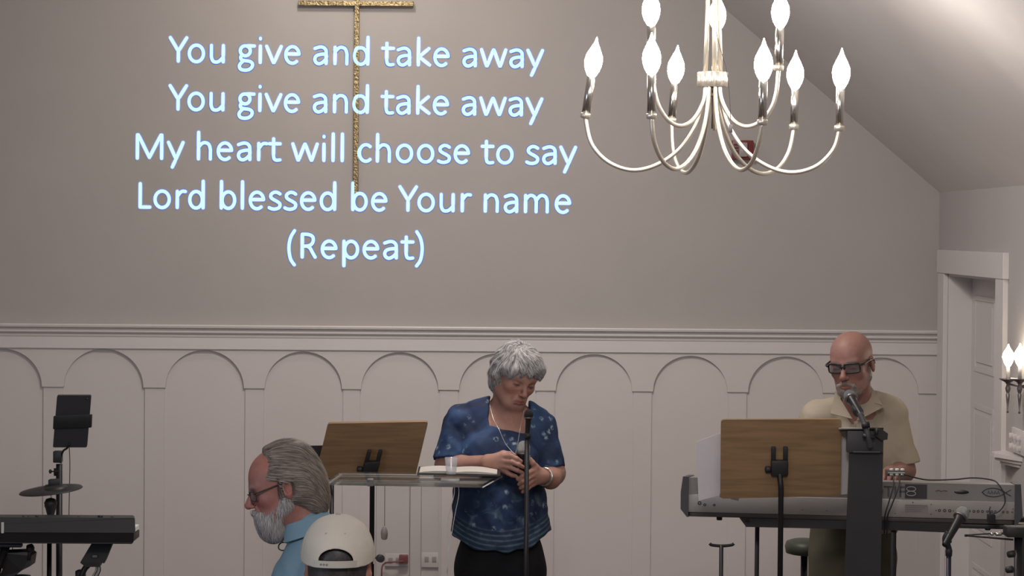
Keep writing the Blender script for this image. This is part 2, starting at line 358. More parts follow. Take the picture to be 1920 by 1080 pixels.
for i, (tx, xa, ya, xb, yb) in enumerate(LINES):
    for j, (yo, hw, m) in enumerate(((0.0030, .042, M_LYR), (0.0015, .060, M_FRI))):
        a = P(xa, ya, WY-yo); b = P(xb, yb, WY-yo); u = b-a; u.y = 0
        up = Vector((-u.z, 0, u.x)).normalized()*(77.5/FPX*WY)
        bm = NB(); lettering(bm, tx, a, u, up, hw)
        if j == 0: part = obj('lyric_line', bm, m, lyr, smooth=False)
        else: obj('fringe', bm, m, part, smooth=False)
        if i < 4 and j == 0:          # glowing copy of the strokes for the light that falls on the cross upright
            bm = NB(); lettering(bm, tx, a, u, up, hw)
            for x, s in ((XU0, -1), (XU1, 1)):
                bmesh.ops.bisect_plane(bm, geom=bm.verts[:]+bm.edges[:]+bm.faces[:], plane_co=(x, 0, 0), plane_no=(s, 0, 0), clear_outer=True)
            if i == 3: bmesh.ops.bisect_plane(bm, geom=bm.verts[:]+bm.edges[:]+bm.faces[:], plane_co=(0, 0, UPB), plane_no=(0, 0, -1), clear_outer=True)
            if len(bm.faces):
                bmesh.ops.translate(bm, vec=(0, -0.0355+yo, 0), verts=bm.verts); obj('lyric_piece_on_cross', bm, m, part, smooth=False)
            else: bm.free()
# ---------------------------------------------------------------- cross
M_GOLD = mat('hammered_gold_leaf', (0.25, 0.19, 0.10), 0.36, metal=0.85, noise=0.6, nscale=90, bump=1.0, bscale=120)
cr = empty('wall_cross', 'thin gold hammered metal cross fixed on the grey front wall', 'cross', (P(668, 0, WY).x, WY, UPB))
zb0 = P(668, 12.5, WY).z; zb1 = P(668, 3, WY).z
bm = NB(); box(bm, (XU0, WY-0.035, UPB), (XU1, WY-0.012, P(668, -160, WY).z), 0.002); obj('upright', bm, M_GOLD, cr, smooth=False)
a = P(561, 8, WY); b = P(776, 8, WY)
bm = NB(); box(bm, (a.x, WY-0.038, zb0), (b.x, WY-0.014, zb1), 0.002); obj('crossbar', bm, M_GOLD, cr, smooth=False)
for z in (UPB+0.08, zb1+0.2):
    bm = NB(); box(bm, (XU0+0.006, WY-0.013, z-0.01), (XU1-0.006, WY, z+0.01)); obj('mounting_block', bm, M_BLACKM, cr, smooth=False)

# ---------------------------------------------------------------- fire alarm
M_RED = mat('red_alarm_plastic', s2l(112, 42, 46), 0.4)
al = empty('fire_alarm', 'small red fire alarm strobe on the grey wall behind the chandelier', 'fire alarm', P(1393, 300, WY))
bm = NB(); pbox(bm, 1373, 263, 1413, 299, WY-0.045, 0.045, 0.004); obj('housing', bm, M_RED, al)
bm = NB(); pbox(bm, 1386, 267, 1402, 294, WY-0.062, 0.02, 0.005); obj('strobe_lens', bm, mat('strobe_lens_plastic', (0.3, 0.28, 0.28), 0.2), al)
for k in range(4):
    bm = NB(); pbox(bm, 1376, 270+k*6, 1384, 272.5+k*6, WY-0.0475, 0.004); obj('grille_slot', bm, M_BLACK, al, smooth=False)
# ---------------------------------------------------------------- wall outlets behind the lectern
for (x0, x1, y0, y1, lab) in ((722, 738, 1038, 1062, 'white wall outlet with a red plug, seen through the lectern'), (790, 822, 1036, 1064, 'white wall outlet plate to the right of the red plug')):
    c = P((x0+x1)/2, y1, WY-0.01); ou = empty('wall_outlet', lab, 'outlet', c)
    bm = NB(); pbox(bm, x0, y0, x1+ (28 if x0 < 750 else 0), y1, WY-0.020, 0.008, 0.002); obj('cover_plate', bm, M_TRIM, ou)
    for k in range(2):
        bm = NB(); xx = x0+6+k*14; pbox(bm, xx, y0+8, xx+8, y0+18, WY-0.023, 0.004, 0.001); obj('socket', bm, mat('socket_grey', (.30, .28, .27), .5), ou)
    if x0 < 750:
        bm = NB(); pbox(bm, 748, 1041, 765, 1057, WY-0.055, 0.034, 0.004); obj('plug', bm, M_RED, ou, label='red plug')
        bm = NB(); tube(bm, cat([P(756, 1052, WY-0.06), P(735, 1054, WY-0.07), P(722, 1056, WY-0.05), P(716, 1066, WY-0.05), P(716, 1100, WY-0.04)], 6), 0.004, 8); obj('cord', bm, mat('red_cord', s2l(120, 60, 60), 0.6), ou)
# ---------------------------------------------------------------- chandelier
CY = 7.5; K = CY/FPX                        # metres per photo pixel at the chandelier
ch0 = P(1336, 149, CY)
TILT = math.radians(2.0)
def chp(r, th, dn, tl=1.0):                  # r, dn in photo pixels: radius and drop from the collar centre
    x = r*math.cos(th)*K; y = r*math.sin(th)*K; z = -dn*K
    return ch0+Vector((x-z*0.0, y, z - x*math.tan(TILT)*tl))
M_ARM = mat('nickel_arm', (0.86, 0.80, 0.68), 0.34, metal=0.8, noise=0.03)
M_BULB = mat('frosted_bulb_light', (0.9, 0.88, 0.82), 0.3, emit=(1.0, 0.91, 0.84), estr=64.0)
chd = empty('chandelier', 'nine-light nickel candle chandelier hanging at the top right', 'chandelier', ch0)
bm = NB(); lathe(bm, ch0-Vector((0, 0, 14*K)), [(22*K, 0), (25*K, 1*K), (25*K, 27*K), (22*K, 28*K)], 72, lobes=9, lobe=0.16); obj('collar', bm, M_ARM, chd)
bm = NB(); tube(bm, [ch0-Vector((0, 0, 12*K)), ch0-Vector((0, 0, 24*K))], 0.006, 10)
tube(bm, [v for v in cat([chp(0, 0, 24)+Vector((0.005*math.cos(t), 0, -0.006-0.006*math.sin(t))) for t in np.linspace(0, 2*PI, 10)], 2)], 0.0018, 6)
tube(bm, [chp(0, 0, 30), chp(0, 0, 92)], 0.0022, 6); obj('hook', bm, M_IRON, chd)
for dx, dy, rr in ((-14, -4, 4.4), (3, -8, 5.0), (15, 6, 4.4)):
    bm = NB(); tube(bm, [ch0+Vector((dx*K, dy*K, 8*K)), ch0+Vector((dx*K*.75, dy*K*.75, 0.22)), ch0+Vector((dx*K*.3, dy*K*.3, 1.55))], rr*K, 10); obj('suspension_rod', bm, M_ARM, chd)
bm = NB(); lathe(bm, ch0+Vector((0, 0, 1.52)), [(0.02, 0), (0.06, 0.01), (0.07, 0.04), (0.07, 0.06)], 24); obj('canopy', bm, M_ARM, chd)
def flame_prof(s): # candle bulb profile, radius/height in px
    return [(r*K*s, h*K*s) for r, h in ((6, 0), (8.5, 3), (13.5, 12), (16.5, 22), (17.2, 31), (15.8, 41), (11.5, 51), (7, 60), (4, 66), (2.2, 72), (0.8, 77))]
LOW = [(352, 236, 242), (44, 240, 240), (105, 236, 230), (175, 238, 222), (238, 236, 222), (287, 240, 232)]
UPP = [(330, 134, 130), (210, 137, 128), (82, 134, 132)]
random.seed(3)
for kind, lst in (('L', LOW), ('U', UPP)):
    for (deg, R_, yb) in lst:
        th = math.radians(deg)
        end = chp(R_, th, 0, 0); end.z = P(960, yb-3, CY).z - (end.x)*math.tan(ROLL) if False else ch0.z-(yb-149)*K
        # put the cup where the photo has it vertically (near arms hang a little differently from far ones)
        D = CY/(CY+R_*math.sin(th)*K)
        end.z = HC+(ch0.z-(yb-149)*K-HC)/D
        if kind == 'L': prof = [(12, -8), (13, 8), (16, 40), (30, 85), (62, 132), (105, 162), (150, 172), (195, 158), (226, 125), (R_, None)]
        else: prof = [(12, -8), (13, 10), (20, 42), (42, 76), (70, 89), (98, 80), (120, 55), (130, 25), (R_, None)]
        pts = [ch0+Vector((13*K*math.cos(th), 13*K*math.sin(th), 13*K)), ch0+Vector((13*K*math.cos(th), 13*K*math.sin(th), 10*K))]
        zend = end.z; zbot = 172 if kind == 'L' else 89
        for r, dn in prof:
            if dn is None: pts.append(Vector((ch0.x+r*K*math.cos(th), ch0.y+r*K*math.sin(th), zend)))
            else:
                f = max(0, (r-60)/(R_-60)); p = chp(r, th, dn, 0.6*f); pts.append(p)
        path = pts[:1]+cat(pts[1:], 7)
        bm = NB(); tube(bm, path, 4.1*K, 10); arm = obj('arm', bm, M_ARM, chd)
        ax = Vector((math.cos(th)*0.02+0.16*(1 if deg in (175,) else (0.02 if deg not in (105,) else 0.5)), math.sin(th)*0.02, 1)).normalized()
        e = pts[-1]
        bm = NB(); lathe(bm, e-ax*2*K, [(5*K, 0), (8.5*K, 1*K), (9*K, 9*K), (8.5*K, 10*K)], 24, ax, lobes=6, lobe=0.12); obj('candle_cup', bm, M_ARM, arm)
        bm = NB(); lathe(bm, e+ax*7*K, [(8*K, 0), (8*K, 70*K), (6*K, 71*K)], 24, ax); obj('candle_sleeve', bm, M_CHROME, arm)
        bm = NB(); lathe(bm, e+ax*77*K, flame_prof(0.98), 20, ax); obj('bulb', bm, M_BULB, arm)
bm = NB(); tube(bm, cat([P(1343, 60, CY-.05), P(1350, 90, CY-.06), P(1362, 130, CY-.06), P(1368, 180, CY-.05), P(1370, 226, CY-.05)], 6), 0.0009, 6)
wire = tag(obj('hanging_wire', bm, M_CABLE), 'thin dark wire with a tiny tag dangling from the chandelier', 'wire')
bm = NB(); pbox(bm, 1366.5, 233, 1373.5, 249, CY-.052, 0.002); tube(bm, [P(1370, 224, CY-.05), P(1370, 234, CY-.05)], 0.0006, 6); obj('wire_tag', bm, mat('grey_tag', (0.2, 0.18, 0.19), 0.6), wire)

# ---------------------------------------------------------------- wall sconce
SY = yat(1899)-0.10
sy0 = P(1898, 712, SY)
sco = empty('wall_sconce', 'two-candle pewter wall sconce glowing beside the door casing', 'sconce', (XR, SY, sy0.z))
XS = XR-0.075
bm = NB(); box(bm, (XR-0.012, 9.36, sy0.z-0.03), (XR, 9.47, sy0.z+0.05), 0.006); obj('backplate', bm, M_IRON, sco)
for (px, dy) in ((1890, 0.0), (1912, 0.0)):
    Yc = XS*FPX/(px-960); c = P(px, 714, Yc)
    bm = NB(); tube(bm, cat([(XR-0.006, 9.415, sy0.z), (XR-0.04, (9.415+c.y)/2, sy0.z-0.01), (c.x, c.y, c.z-0.012)], 8), 0.004, 8); am = obj('arm', bm, M_IRON, sco)
    bm = NB(); lathe(bm, c, [(0.002, -0.128), (0.0055, -0.124), (0.002, -0.118), (0.006, -0.075), (0.008, -0.055), (0.005, -0.05), (0.008, -0.042), (0.011, -0.03), (0.006, -0.015), (0.012, -0.006), (0.034, 0.006), (0.036, 0.009), (0.012, 0.005)], 24); obj('candle_dish', bm, M_IRON, am)
    bm = NB(); lathe(bm, c+Vector((0, 0, 0.006)), [(0.0075, 0), (0.0075, 0.05), (0.005, 0.052)], 16); obj('candle_sleeve', bm, M_TRIM, am)
    bm = NB(); lathe(bm, c+Vector((0, 0, 0.057)), [(r*0.00155, h*0.00115) for r, h in ((5, 0), (10.5, 12), (15.5, 32), (14.5, 42), (11, 52), (7, 60), (4, 66), (0.8, 77))], 18); obj('bulb', bm, mat('sconce_bulb_light', (0.9, 0.88, 0.82), 0.3, emit=(1.0, 0.85, 0.66), estr=40.0), am)
# carved bracket / switch block above the ledge
Yk = yat(1905); bk = empty('wall_switch', 'white switch block on the right wall just above the ledge', 'switch', (XR, Yk, P(1912, 845, Yk).z))
bm = NB(); z0, z1 = P(1912, 846, Yk).z, P(1912, 800, Yk).z
box(bm, (XR-0.010, Yk-0.26, z0), (XR, Yk, z1), 0.003); obj('cover_plate', bm, M_TRIM, bk)
for k in range(2):
    for j in range(3):
        zz = z0+(z1-z0)*(0.25+0.42*k); yy = Yk-0.03-0.07*j
        bm = NB(); box(bm, (XR-0.026, yy-0.006, zz-0.010), (XR-0.009, yy+0.006, zz+0.010), 0.002); obj('toggle', bm, M_TRIM, bk)

# ---------------------------------------------------------------- generic stage pieces
def tripod(parent, x, y, z0, ztop, r=0.009, leg=0.28, knob=True):
    bm = NB(); tube(bm, [(x, y, z0+0.02), (x, y, ztop)], r, 12); obj('pole', bm, M_BLACKM, parent)
    for k in range(3):
        a = 2*PI*k/3+0.5
        bm = NB(); tube(bm, cat([(x, y, z0+0.16), (x+leg*0.6*math.cos(a), y+leg*0.6*math.sin(a), z0+0.05), (x+leg*math.cos(a), y+leg*math.sin(a), z0+0.012)], 5), r*0.85, 8); obj('leg', bm, M_BLACKM, parent)
def mic(name, label, tip, direction, parent=None, grille_m=None, body_len=0.15, s=1.0, group=None):
    d = Vector(direction).normalized(); tip = Vector(tip)
    root = empty(name, label, 'microphone', tip-d*0.19*s, group)
    b0 = tip-d*0.19*s
    bm = NB(); lathe(bm, b0, [(0.010*s, 0), (0.0115*s, 0.004), (0.0135*s, 0.06*s), (0.0165*s, 0.125*s), (0.021*s, 0.138*s), (0.021*s, 0.142*s)], 24, d); obj('body', bm, M_BLACKM, root)
    bm = NB(); lathe(bm, b0+d*0.1405*s, [(0.0225*s, 0), (0.026*s, 0.010*s), (0.026*s, 0.018*s), (0.0245*s, 0.030*s), (0.019*s, 0.042*s), (0.010*s, 0.049*s), (0.001, 0.0505*s)], 24, d); obj('grille', bm, grille_m or M_GRILLE, root)
    bm = NB(); lathe(bm, b0+d*0.139*s, [(0.0235*s, 0), (0.0265*s, 0.003*s), (0.0265*s, 0.008*s), (0.0235*s, 0.011*s)], 24, d); obj('ring', bm, M_IRON, root)
    return root
def meshmat(name, c, rough=0.4, metal=0.7):
    m = mat(name, c, rough, metal=metal, noise=0.4, nscale=700, bump=0.8, bscale=900); return m
M_GRILLE = meshmat('mic_grille_dark', (0.10, 0.11, 0.12)); M_GRILLE_L = meshmat('mic_grille_grey', (0.30, 0.32, 0.30))

def music_stand(label, corners, Y, tilt, poleY, pole_px, pole_py, br, name='music_stand', brY=None):
    """corners: photo px of the back of the desk TL,TR,BR,BL; desk top leans towards the camera by tilt"""
    TL, TR, BR, BL = [P(x, y, Y-(tilt if k < 2 else 0)) for k, (x, y) in enumerate(corners)]
    base = P(pole_px, pole_py, poleY); root = empty(name, label, 'music stand', (base.x, base.y, PLZ))
    bm = NB(); u = (TR-TL); v = (BL-TL); n = u.cross(v).normalized()
    if n.y < 0: n = -n
    th = 0.012; cr_ = 0.012
    # rounded outline
    out = []
    qs = [TL, TR, BR, BL]
    for i in range(4):
        p = qs[i]; a = (qs[i-1]-p).normalized(); b = (qs[(i+1) % 4]-p).normalized()
        for k in range(5):
            t = k/4; q0 = p+a*cr_; q2 = p+b*cr_; out.append(q0*(1-t)**2+p*2*t*(1-t)+q2*t*t)
    prism(bm, out, n*th); obj('desk', bm, M_WOOD, root, smooth=False)
    # bottom lip on the reader's side
    bm = NB(); obox(bm, BL+n*th, (BR-BL), n*0.05, (TL-BL).normalized()*0.008); obj('lip', bm, M_WOOD, root, smooth=False)
    # bracket on the back
    bx, by = br; c = P(bx, by, Y-tilt*0.45)
    uu = u.normalized(); vv = -v.normalized()
    bm = NB()
    for s in (-1, 1): obox(bm, c+uu*(s*0.021-0.008)-n*0.012+vv*0.005, uu*0.016, vv*0.055, n*0.014, 0.003)
    obox(bm, c-uu*0.030-n*0.02-vv*0.045, uu*0.060, vv*0.058, n*0.024, 0.006); obj('bracket', bm, M_BLACK, root)
    bm = NB(); lathe(bm, c-n*0.012-uu*0.03-vv*0.02, [(0.007, 0), (0.012, 0.004), (0.012, 0.018), (0.006, 0.021)], 12, -uu); obj('knob', bm, M_BLACK, root)
    ptop = c-n*0.012-vv*0.035
    bm = NB(); tube(bm, [ptop, (base.x, base.y, min(ptop.z-0.05, ptop.z)), (base.x, base.y, PLZ+0.62)], 0.0095, 12); obj('upper_pole', bm, M_BLACKM, root)
    bm = NB(); lathe(bm, (base.x, base.y, PLZ+0.60), [(0.013, 0), (0.016, 0.004), (0.016, 0.05), (0.012, 0.055)], 16); obj('collar', bm, M_BLACK, root)
    bm = NB(); tube(bm, [(base.x, base.y, PLZ+0.02), (base.x, base.y, PLZ+0.62)], 0.0125, 12); obj('lower_pole', bm, M_BLACKM, root)
    for k in range(3):
        a = 2*PI*k/3+0.3; bm = NB(); tube(bm, cat([(base.x, base.y, PLZ+0.14), (base.x+0.16*math.cos(a), base.y+0.16*math.sin(a), PLZ+0.05), (base.x+0.27*math.cos(a), base.y+0.27*math.sin(a), PLZ+0.011)], 5), 0.008, 8); obj('leg', bm, M_BLACKM, root)
    return root
# left wooden stand (behind the clear lectern)
ms1 = music_stand('wooden desk music stand leaning behind the clear lectern', [(615, 794), (803, 791), (779, 892), (590, 898)], 9.05, 0.10, 9.03, 697, 1050, (697, 868))
bm = NB(); pk = P(709, 1047, 9.0); lathe(bm, pk+Vector((0.008, 0, 0)), [(0.010, -0.012), (0.015, -0.008), (0.015, 0.008), (0.010, 0.012)], 12, (0.5, -1, 0)); tube(bm, [pk+Vector((0.01, 0, 0)), pk+Vector((-0.02, 0.02, 0))], 0.004, 8); obj('knob', bm, M_BLACK, ms1)
# black folder standing behind it
bm = NB(); a = P(567, 836, 9.3)
prism(bm, [P(566, 842, 9.28), P(572, 836, 9.27), P(640, 835, 9.27), P(640, 905, 9.3), P(606, 905, 9.3), P(590, 878, 9.3)], (0, 0.012, 0)); nb = obj('desk', bm, M_BLACK, None, smooth=False)
bs = empty('music_stand', 'black music stand desk peeking out behind the left wooden stand', 'music stand', (P(620, 900, 9.3).x, 9.32, PLZ))
nb.data.transform(Matrix.Translation(-bs.location)); nb.parent = bs
tripod(bs, P(622, 900, 9.32).x, 9.325, PLZ, P(622, 900, 9.32).z, 0.009)
# right wooden stand
ms2 = music_stand('upright wooden desk music stand in front of the silver keyboard', [(1352, 787), (1578, 786), (1576, 930), (1351, 935)], 8.40, 0.05, 8.38, 1463, 1050, (1461, 868))
# papers on it
M_PAPER = mat('white_paper', (0.62, 0.60, 0.62), 0.7, noise=0.04)
for (cs_, lab, dy) in (([(1305, 828), (1352, 812), (1385, 812), (1385, 940), (1349, 929), (1310, 939)], 'white sheet music jutting out left of the right wooden stand', 0.0), ([(1572, 808), (1591, 806), (1593, 926), (1572, 928)], 'white sheet edge showing right of the right wooden stand', 0.004)):
    pts = [P(x, y, 8.425-0.035*(900-y)/100*0.9+dy) for x, y in cs_]
    bm = NB(); prism(bm, pts, (0, 0.0025, 0)); tag(obj('sheet_music', bm, M_PAPER, None, smooth=False), lab, 'paper')

# ---------------------------------------------------------------- acrylic lectern
def acrylic():
    m = bpy.data.materials.new('clear_acrylic'); m.use_nodes = True; N = m.node_tree.nodes; L = m.node_tree.links
    for n in list(N): N.remove(n)
    out = N.new('ShaderNodeOutputMaterial'); mx = N.new('ShaderNodeMixShader'); tr = N.new('ShaderNodeBsdfTransparent'); gl = N.new('ShaderNodeBsdfGlossy'); fr = N.new('ShaderNodeFresnel'); df = N.new('ShaderNodeBsdfDiffuse')
    tr.inputs[0].default_value = (0.985, 0.988, 0.985, 1); gl.inputs['Roughness'].default_value = 0.08; fr.inputs['IOR'].default_value = 1.35; df.inputs[0].default_value = (0.55, 0.55, 0.54, 1)
    m2 = N.new('ShaderNodeMixShader'); m2.inputs[0].default_value = 0.05
    nz = N.new('ShaderNodeTexNoise'); nz.inputs['Scale'].default_value = 3.0; mr = N.new('ShaderNodeMapRange'); mr.inputs['To Min'].default_value = 0.02; mr.inputs['To Max'].default_value = 0.05
    L.new(nz.outputs['Fac'], mr.inputs['Value']); L.new(mr.outputs['Result'], m2.inputs[0])
    L.new(fr.outputs[0], mx.inputs[0]); L.new(tr.outputs[0], mx.inputs[1]); L.new(gl.outputs[0], mx.inputs[2])
    L.new(mx.outputs[0], m2.inputs[1]); L.new(df.outputs[0], m2.inputs[2]); L.new(m2.outputs[0], out.inputs[0]); return m
M_ACR = acrylic(); M_EDGE = mat('polished_acrylic_edge', (0.62, 0.60, 0.56), 0.25, noise=0.05, alpha=0.85)
LY = 8.45
lc = empty('lectern', 'clear acrylic lectern with a wide tilted top in front of the person in blue', 'lectern', (P(775, 1000, LY).x, LY+0.15, PLZ))
zb = P(775, 890, LY+0.30).z
TF = [P(640, 914, LY), P(903, 914, LY)]; TBk = [P(628, 889, LY+0.34), P(941, 893.5, LY+0.34)]
a, b = P(612, 909, LY+0.02), P(905, 914, LY); c, d = P(941, 894, LY+0.36), P(640, 890.5, LY+0.36)
bm = NB(); prism(bm, [a, b, c, d], (0, 0, 0.012)); obj('top_sheet', bm, M_ACR, lc, smooth=False)
bm = NB()      # pale tubes along the polished back and side edges
tube(bm, [d, c], 0.006, 8); tube(bm, cat([a, a.lerp(d, 0.25)+Vector((-.002, 0, .0)), a.lerp(d, .7), d], 4), 0.0045, 8); tube(bm, [c, b], 0.0025, 8); obj('polished_edge', bm, M_EDGE, lc)
bm = NB(); prism(bm, [a, b, b+Vector((0, 0, .014)), a+Vector((0, 0, .014))], (0, -0.008, 0)); obj('front_lip', bm, M_ACR, lc, smooth=False)
for (x0, x1, y0) in ((688, 700, 898), (826, 862, 898)):
    bm = NB(); pbox(bm, x0, y0, x1, 912, LY+0.1, 0.03, 0.003); obj('bracket', bm, mat('brushed_bracket', (0.30, 0.29, 0.28), 0.4, metal=0.6, alpha=0.75), lc)
bm = NB(); pl = P(768, 1000, LY+.17); pr = P(850, 1000, LY+.17)
box(bm, (P(706, 1000, LY+.17).x, LY+0.12, PLZ+0.02), (P(768, 1000, LY+.17).x, LY+0.132, zb-0.01), 0.002); box(bm, (P(768, 1000, LY+.17).x, LY+0.13, PLZ+0.02), (P(790, 1000, LY+.17).x, LY+0.20, zb-0.01), 0.003); box(bm, (P(790, 1000, LY+.17).x, LY+0.12, PLZ+0.02), (P(828, 1000, LY+.17).x, LY+0.132, zb-0.01), 0.002); obj('column', bm, M_ACR, lc, smooth=False)
bm = NB(); box(bm, (P(690, 1000, LY).x, LY-0.05, PLZ), (P(850, 1000, LY).x, LY+0.38, PLZ+0.02), 0.004); obj('base_sheet', bm, M_ACR, lc, smooth=False)
bm = NB()
for s in (0, 1):
    tube(bm, cat([P(852-2*s+10*s, 913, LY+.1), P(851+9*s, 930, LY+.1), P(842+11*s, 965, LY+.1), P(838+9*s, 1000, LY+.1), P(841+1*s, 1030, LY+.1), P(838, 1085, LY+.1)], 6), 0.0012, 6)
tag(obj('clear_cable', bm, mat('clear_cable_plastic', (0.6, 0.6, 0.6), 0.3)), 'pair of thin clear cords hanging from the lectern top beside the person in blue', 'cord')
# cord with capsule
hc = empty('hanging_capsule', 'small grey capsule hanging on a thin cord under the lectern top', 'cord', P(721, 1010, LY+.2))
bm = NB(); tube(bm, [P(721.5, 911, LY+.2), P(721, 990, LY+.2)], 0.0011, 6); obj('cord', bm, M_CABLE, hc)
q = P(720.5, 1012, LY+.2); bm = NB(); lathe(bm, q, [(0.006, 0), (0.011, 0.004), (0.013, 0.02), (0.012, 0.034), (0.006, 0.046), (0.002, 0.05)], 16); obj('capsule', bm, mat('grey_capsule', (0.28, 0.25, 0.24), 0.45), hc)
# open book
bk_ = empty('open_book', 'open white-paged book lying on the lectern top behind the glass', 'book', P(858, 890, LY+.28))
bl = [P(783, 889.5, LY+.28), P(860, 891.5, LY+.2), P(936, 894, LY+.28)]
zt = lambda p, dz: p+Vector((0, 0, dz))
def page_block(p0, p1, thick, side):
    bm = NB(); n = 8; pr_ = []
    for k in range(n+1):
        t = k/n; p = p0.lerp(p1, t); h = 0.002+thick*(math.sin(PI*(0.15+0.8*(t if side > 0 else 1-t)))**1.0)
        pr_.append((p, h))
    out = [p for p, h in pr_]+[zt(p, h) for p, h in reversed(pr_)]
    prism(bm, out, (0, 0.13, 0.006)); return bm
o0, o1, o2 = [p+Vector((0, 0, 0.004)) for p in (P(786, 889, LY+.21), P(855, 890, LY+.21), P(932, 892, LY+.21))]
obj('page_block', page_block(o0, o1, 0.007, -1), mat('cream_pages', (0.46, 0.43, 0.385), 0.7), bk_, smooth=False)
obj('page_block', page_block(o1, o2, 0.007, 1), MATS['cream_pages'], bk_, smooth=False)
bm = NB(); c0 = P(782, 890.5, LY+.2); c1 = P(938, 893.5, LY+.2); obox(bm, c0, c1-c0, (0, 0.15, 0.012), (0, 0, 0.004)); obj('cover', bm, M_BLACK, bk_, smooth=False)
# drinking glass
M_GLASS = mat('thin_clear_plastic', (0.55, 0.57, 0.60), 0.12, noise=0.02, alpha=0.26)
g0 = P(846, 889, LY+.14); bm = NB(); lathe(bm, g0, [(0.017, 0), (0.018, 0.001), (0.024, 0.060), (0.0225, 0.060), (0.017, 0.004), (0.001, 0.003)], 28)
tag(obj('drinking_glass', bm, M_GLASS), 'clear plastic cup standing on the lectern beside the book', 'cup')

# ---------------------------------------------------------------- vocal mic stand before the person in blue
vs = empty('microphone_stand', 'straight black microphone stand in front of the person in blue', 'microphone stand', (P(987, 1000, 8.7).x, 8.7, PLZ))
vx = P(987, 1000, 8.7).x
bm = NB(); tube(bm, [(vx, 8.7, PLZ+0.02), (vx+0.001, 8.7, PLZ+0.42)], 0.0125, 12); obj('lower_pole', bm, M_BLACKM, vs)
bm = NB(); tube(bm, [(vx, 8.7, PLZ+0.42), P(988, 822, 8.7)], 0.0085, 12); obj('upper_pole', bm, M_BLACKM, vs)
bm = NB(); lathe(bm, (vx, 8.7, PLZ+0.40), [(0.014, 0), (0.018, 0.005), (0.018, 0.05), (0.012, 0.056)], 16); obj('clutch', bm, M_BLACK, vs)
bm = NB(); lathe(bm, (vx, 8.7, PLZ), [(0.13, 0), (0.13, 0.012), (0.10, 0.02), (0.02, 0.028), (0.014, 0.05)], 36); obj('base', bm, M_BLACKM, vs)
bm = NB(); c = P(989, 822, 8.7); tube(bm, [c, c+Vector((0.002, 0, 0.02))], 0.012, 12); obj('clip', bm, M_BLACK, vs)
mm = mic('microphone', 'black-foam microphone on top of the straight stand before the person in blue', P(992, 768, 8.685), (0.06, -0.15, 1), grille_m=meshmat('black_foam', (0.012, 0.012, 0.012), 0.9, 0.0), s=0.62)

# ---------------------------------------------------------------- silver stage keyboard at the right
kb0 = P(1277, 893, 8.78); kbE = P(1918, 908, 8.60)
U = kbE-kb0; U.z = 0; KL = U.length; un = U.normalized(); nb_ = Vector((un.y, -un.x, 0))   # nb_: towards the camera
wn = -nb_
mp = KL/641.0                       # metres per photo px along the keyboard
M_SIL = mat('silver_plastic', (0.30, 0.285, 0.27), 0.45, metal=0.15, noise=0.03); M_SIL2 = mat('silver_plastic_dark', (0.215, 0.205, 0.195), 0.45, metal=0.15, noise=0.03)
skb = empty('keyboard', 'long silver stage keyboard seen from behind at the right', 'keyboard', kb0+U*0.5-Vector((0, 0, 77*mp)))
def kpt(x, y, out=0.0): # x,y px-like coords measured from (1277,893); out = metres toward the camera
    return kb0+un*(x*mp)+Vector((0, 0, -y*mp))+nb_*out
def kbox(bm, x0, y0, x1, y1, o0, o1, bev=0.0):
    return obox(bm, kpt(x0, y1, o0), un*((x1-x0)*mp), Vector((0, 0, (y1-y0)*mp)), nb_*(o1-o0), bev)
bm = NB(); prism(bm, [kpt(14, 2), kpt(627, 2), kpt(627, 34), kpt(14, 34)], wn*0.27-Vector((0, 0, 0.020))); obj('upper_case', bm, M_SIL2, skb)
bm = NB(); kbox(bm, 14, 34, 627, 68, -0.28, 0.006, 0.003); obj('rear_panel', bm, M_SIL, skb)
bm = NB(); kbox(bm, 16, 68, 622, 77, -0.28, -0.004, 0.003); obj('bottom_plate', bm, mat('brown_base', (0.075, 0.06, 0.055), 0.5), skb)
for x0, x1, s in ((0, 15, 1), (626, 641, -1)):
    bm = NB(); prism(bm, [kpt(x0+(4 if s > 0 else 0), 0, 0.012), kpt(x1-(0 if s > 0 else 4), 0, 0.012), kpt(x1, 60, 0.012), kpt(x1-(0 if s > 0 else 10), 77, 0.012), kpt(x0+(12 if s > 0 else 0), 77, 0.012), kpt(x0, 62, 0.012), kpt(x0, 30, 0.012)], wn*0.29-Vector((0, 0, 0.022))); obj('end_cap', bm, M_DGREY, skb, smooth=False)
# keys and key bed at the player's side
bm = NB(); kbox(bm, 15, 34, 626, 62, -0.41, -0.26, 0.003); obj('key_bed', bm, M_SIL, skb)
for k in range(44):
    bm = NB(); x = 22+k*(598/44); kbox(bm, x, 28, x+598/44-1.0, 36, -0.41, -0.27, 0.001); obj('key', bm, mat('ivory_keys', (0.7, 0.69, 0.65), 0.35), skb)
M_PRINT = mat('dark_print', (0.03, 0.03, 0.035), 0.5); M_PRINTG = mat('grey_print', (0.15, 0.14, 0.15), 0.5)
bm = NB(); lettering(bm, 'MOTIF', kpt(330, 30, 0.0008), un*(96*mp), Vector((0, 0, 32*mp)), .055); obj('maker_lettering', bm, mat('grey_lettering', (.085, .08, .082), .5), skb, smooth=False)
bm = NB(); kbox(bm, 423, 5, 464, 32, 0.0, 0.0012); obj('dark_plate', bm, mat('plate_black', (0.035, 0.03, 0.035), 0.5), skb, smooth=False)
bm = NB()
for cy in (14.0, 22.5):
    pts = [kpt(434.5+8.5*math.cos(t)*(1 if True else 1), cy+4.2*math.sin(t), 0.002) for t in np.linspace(0, 2*PI, 25)]
    tube(bm, pts, 0.0017, 6, caps=False)
obj('figure_eight', bm, mat('silver_print', (0.36, 0.35, 0.33), 0.4), skb)
bm = NB(); kbox(bm, 423, 43, 466, 59, 0.006, 0.0066)
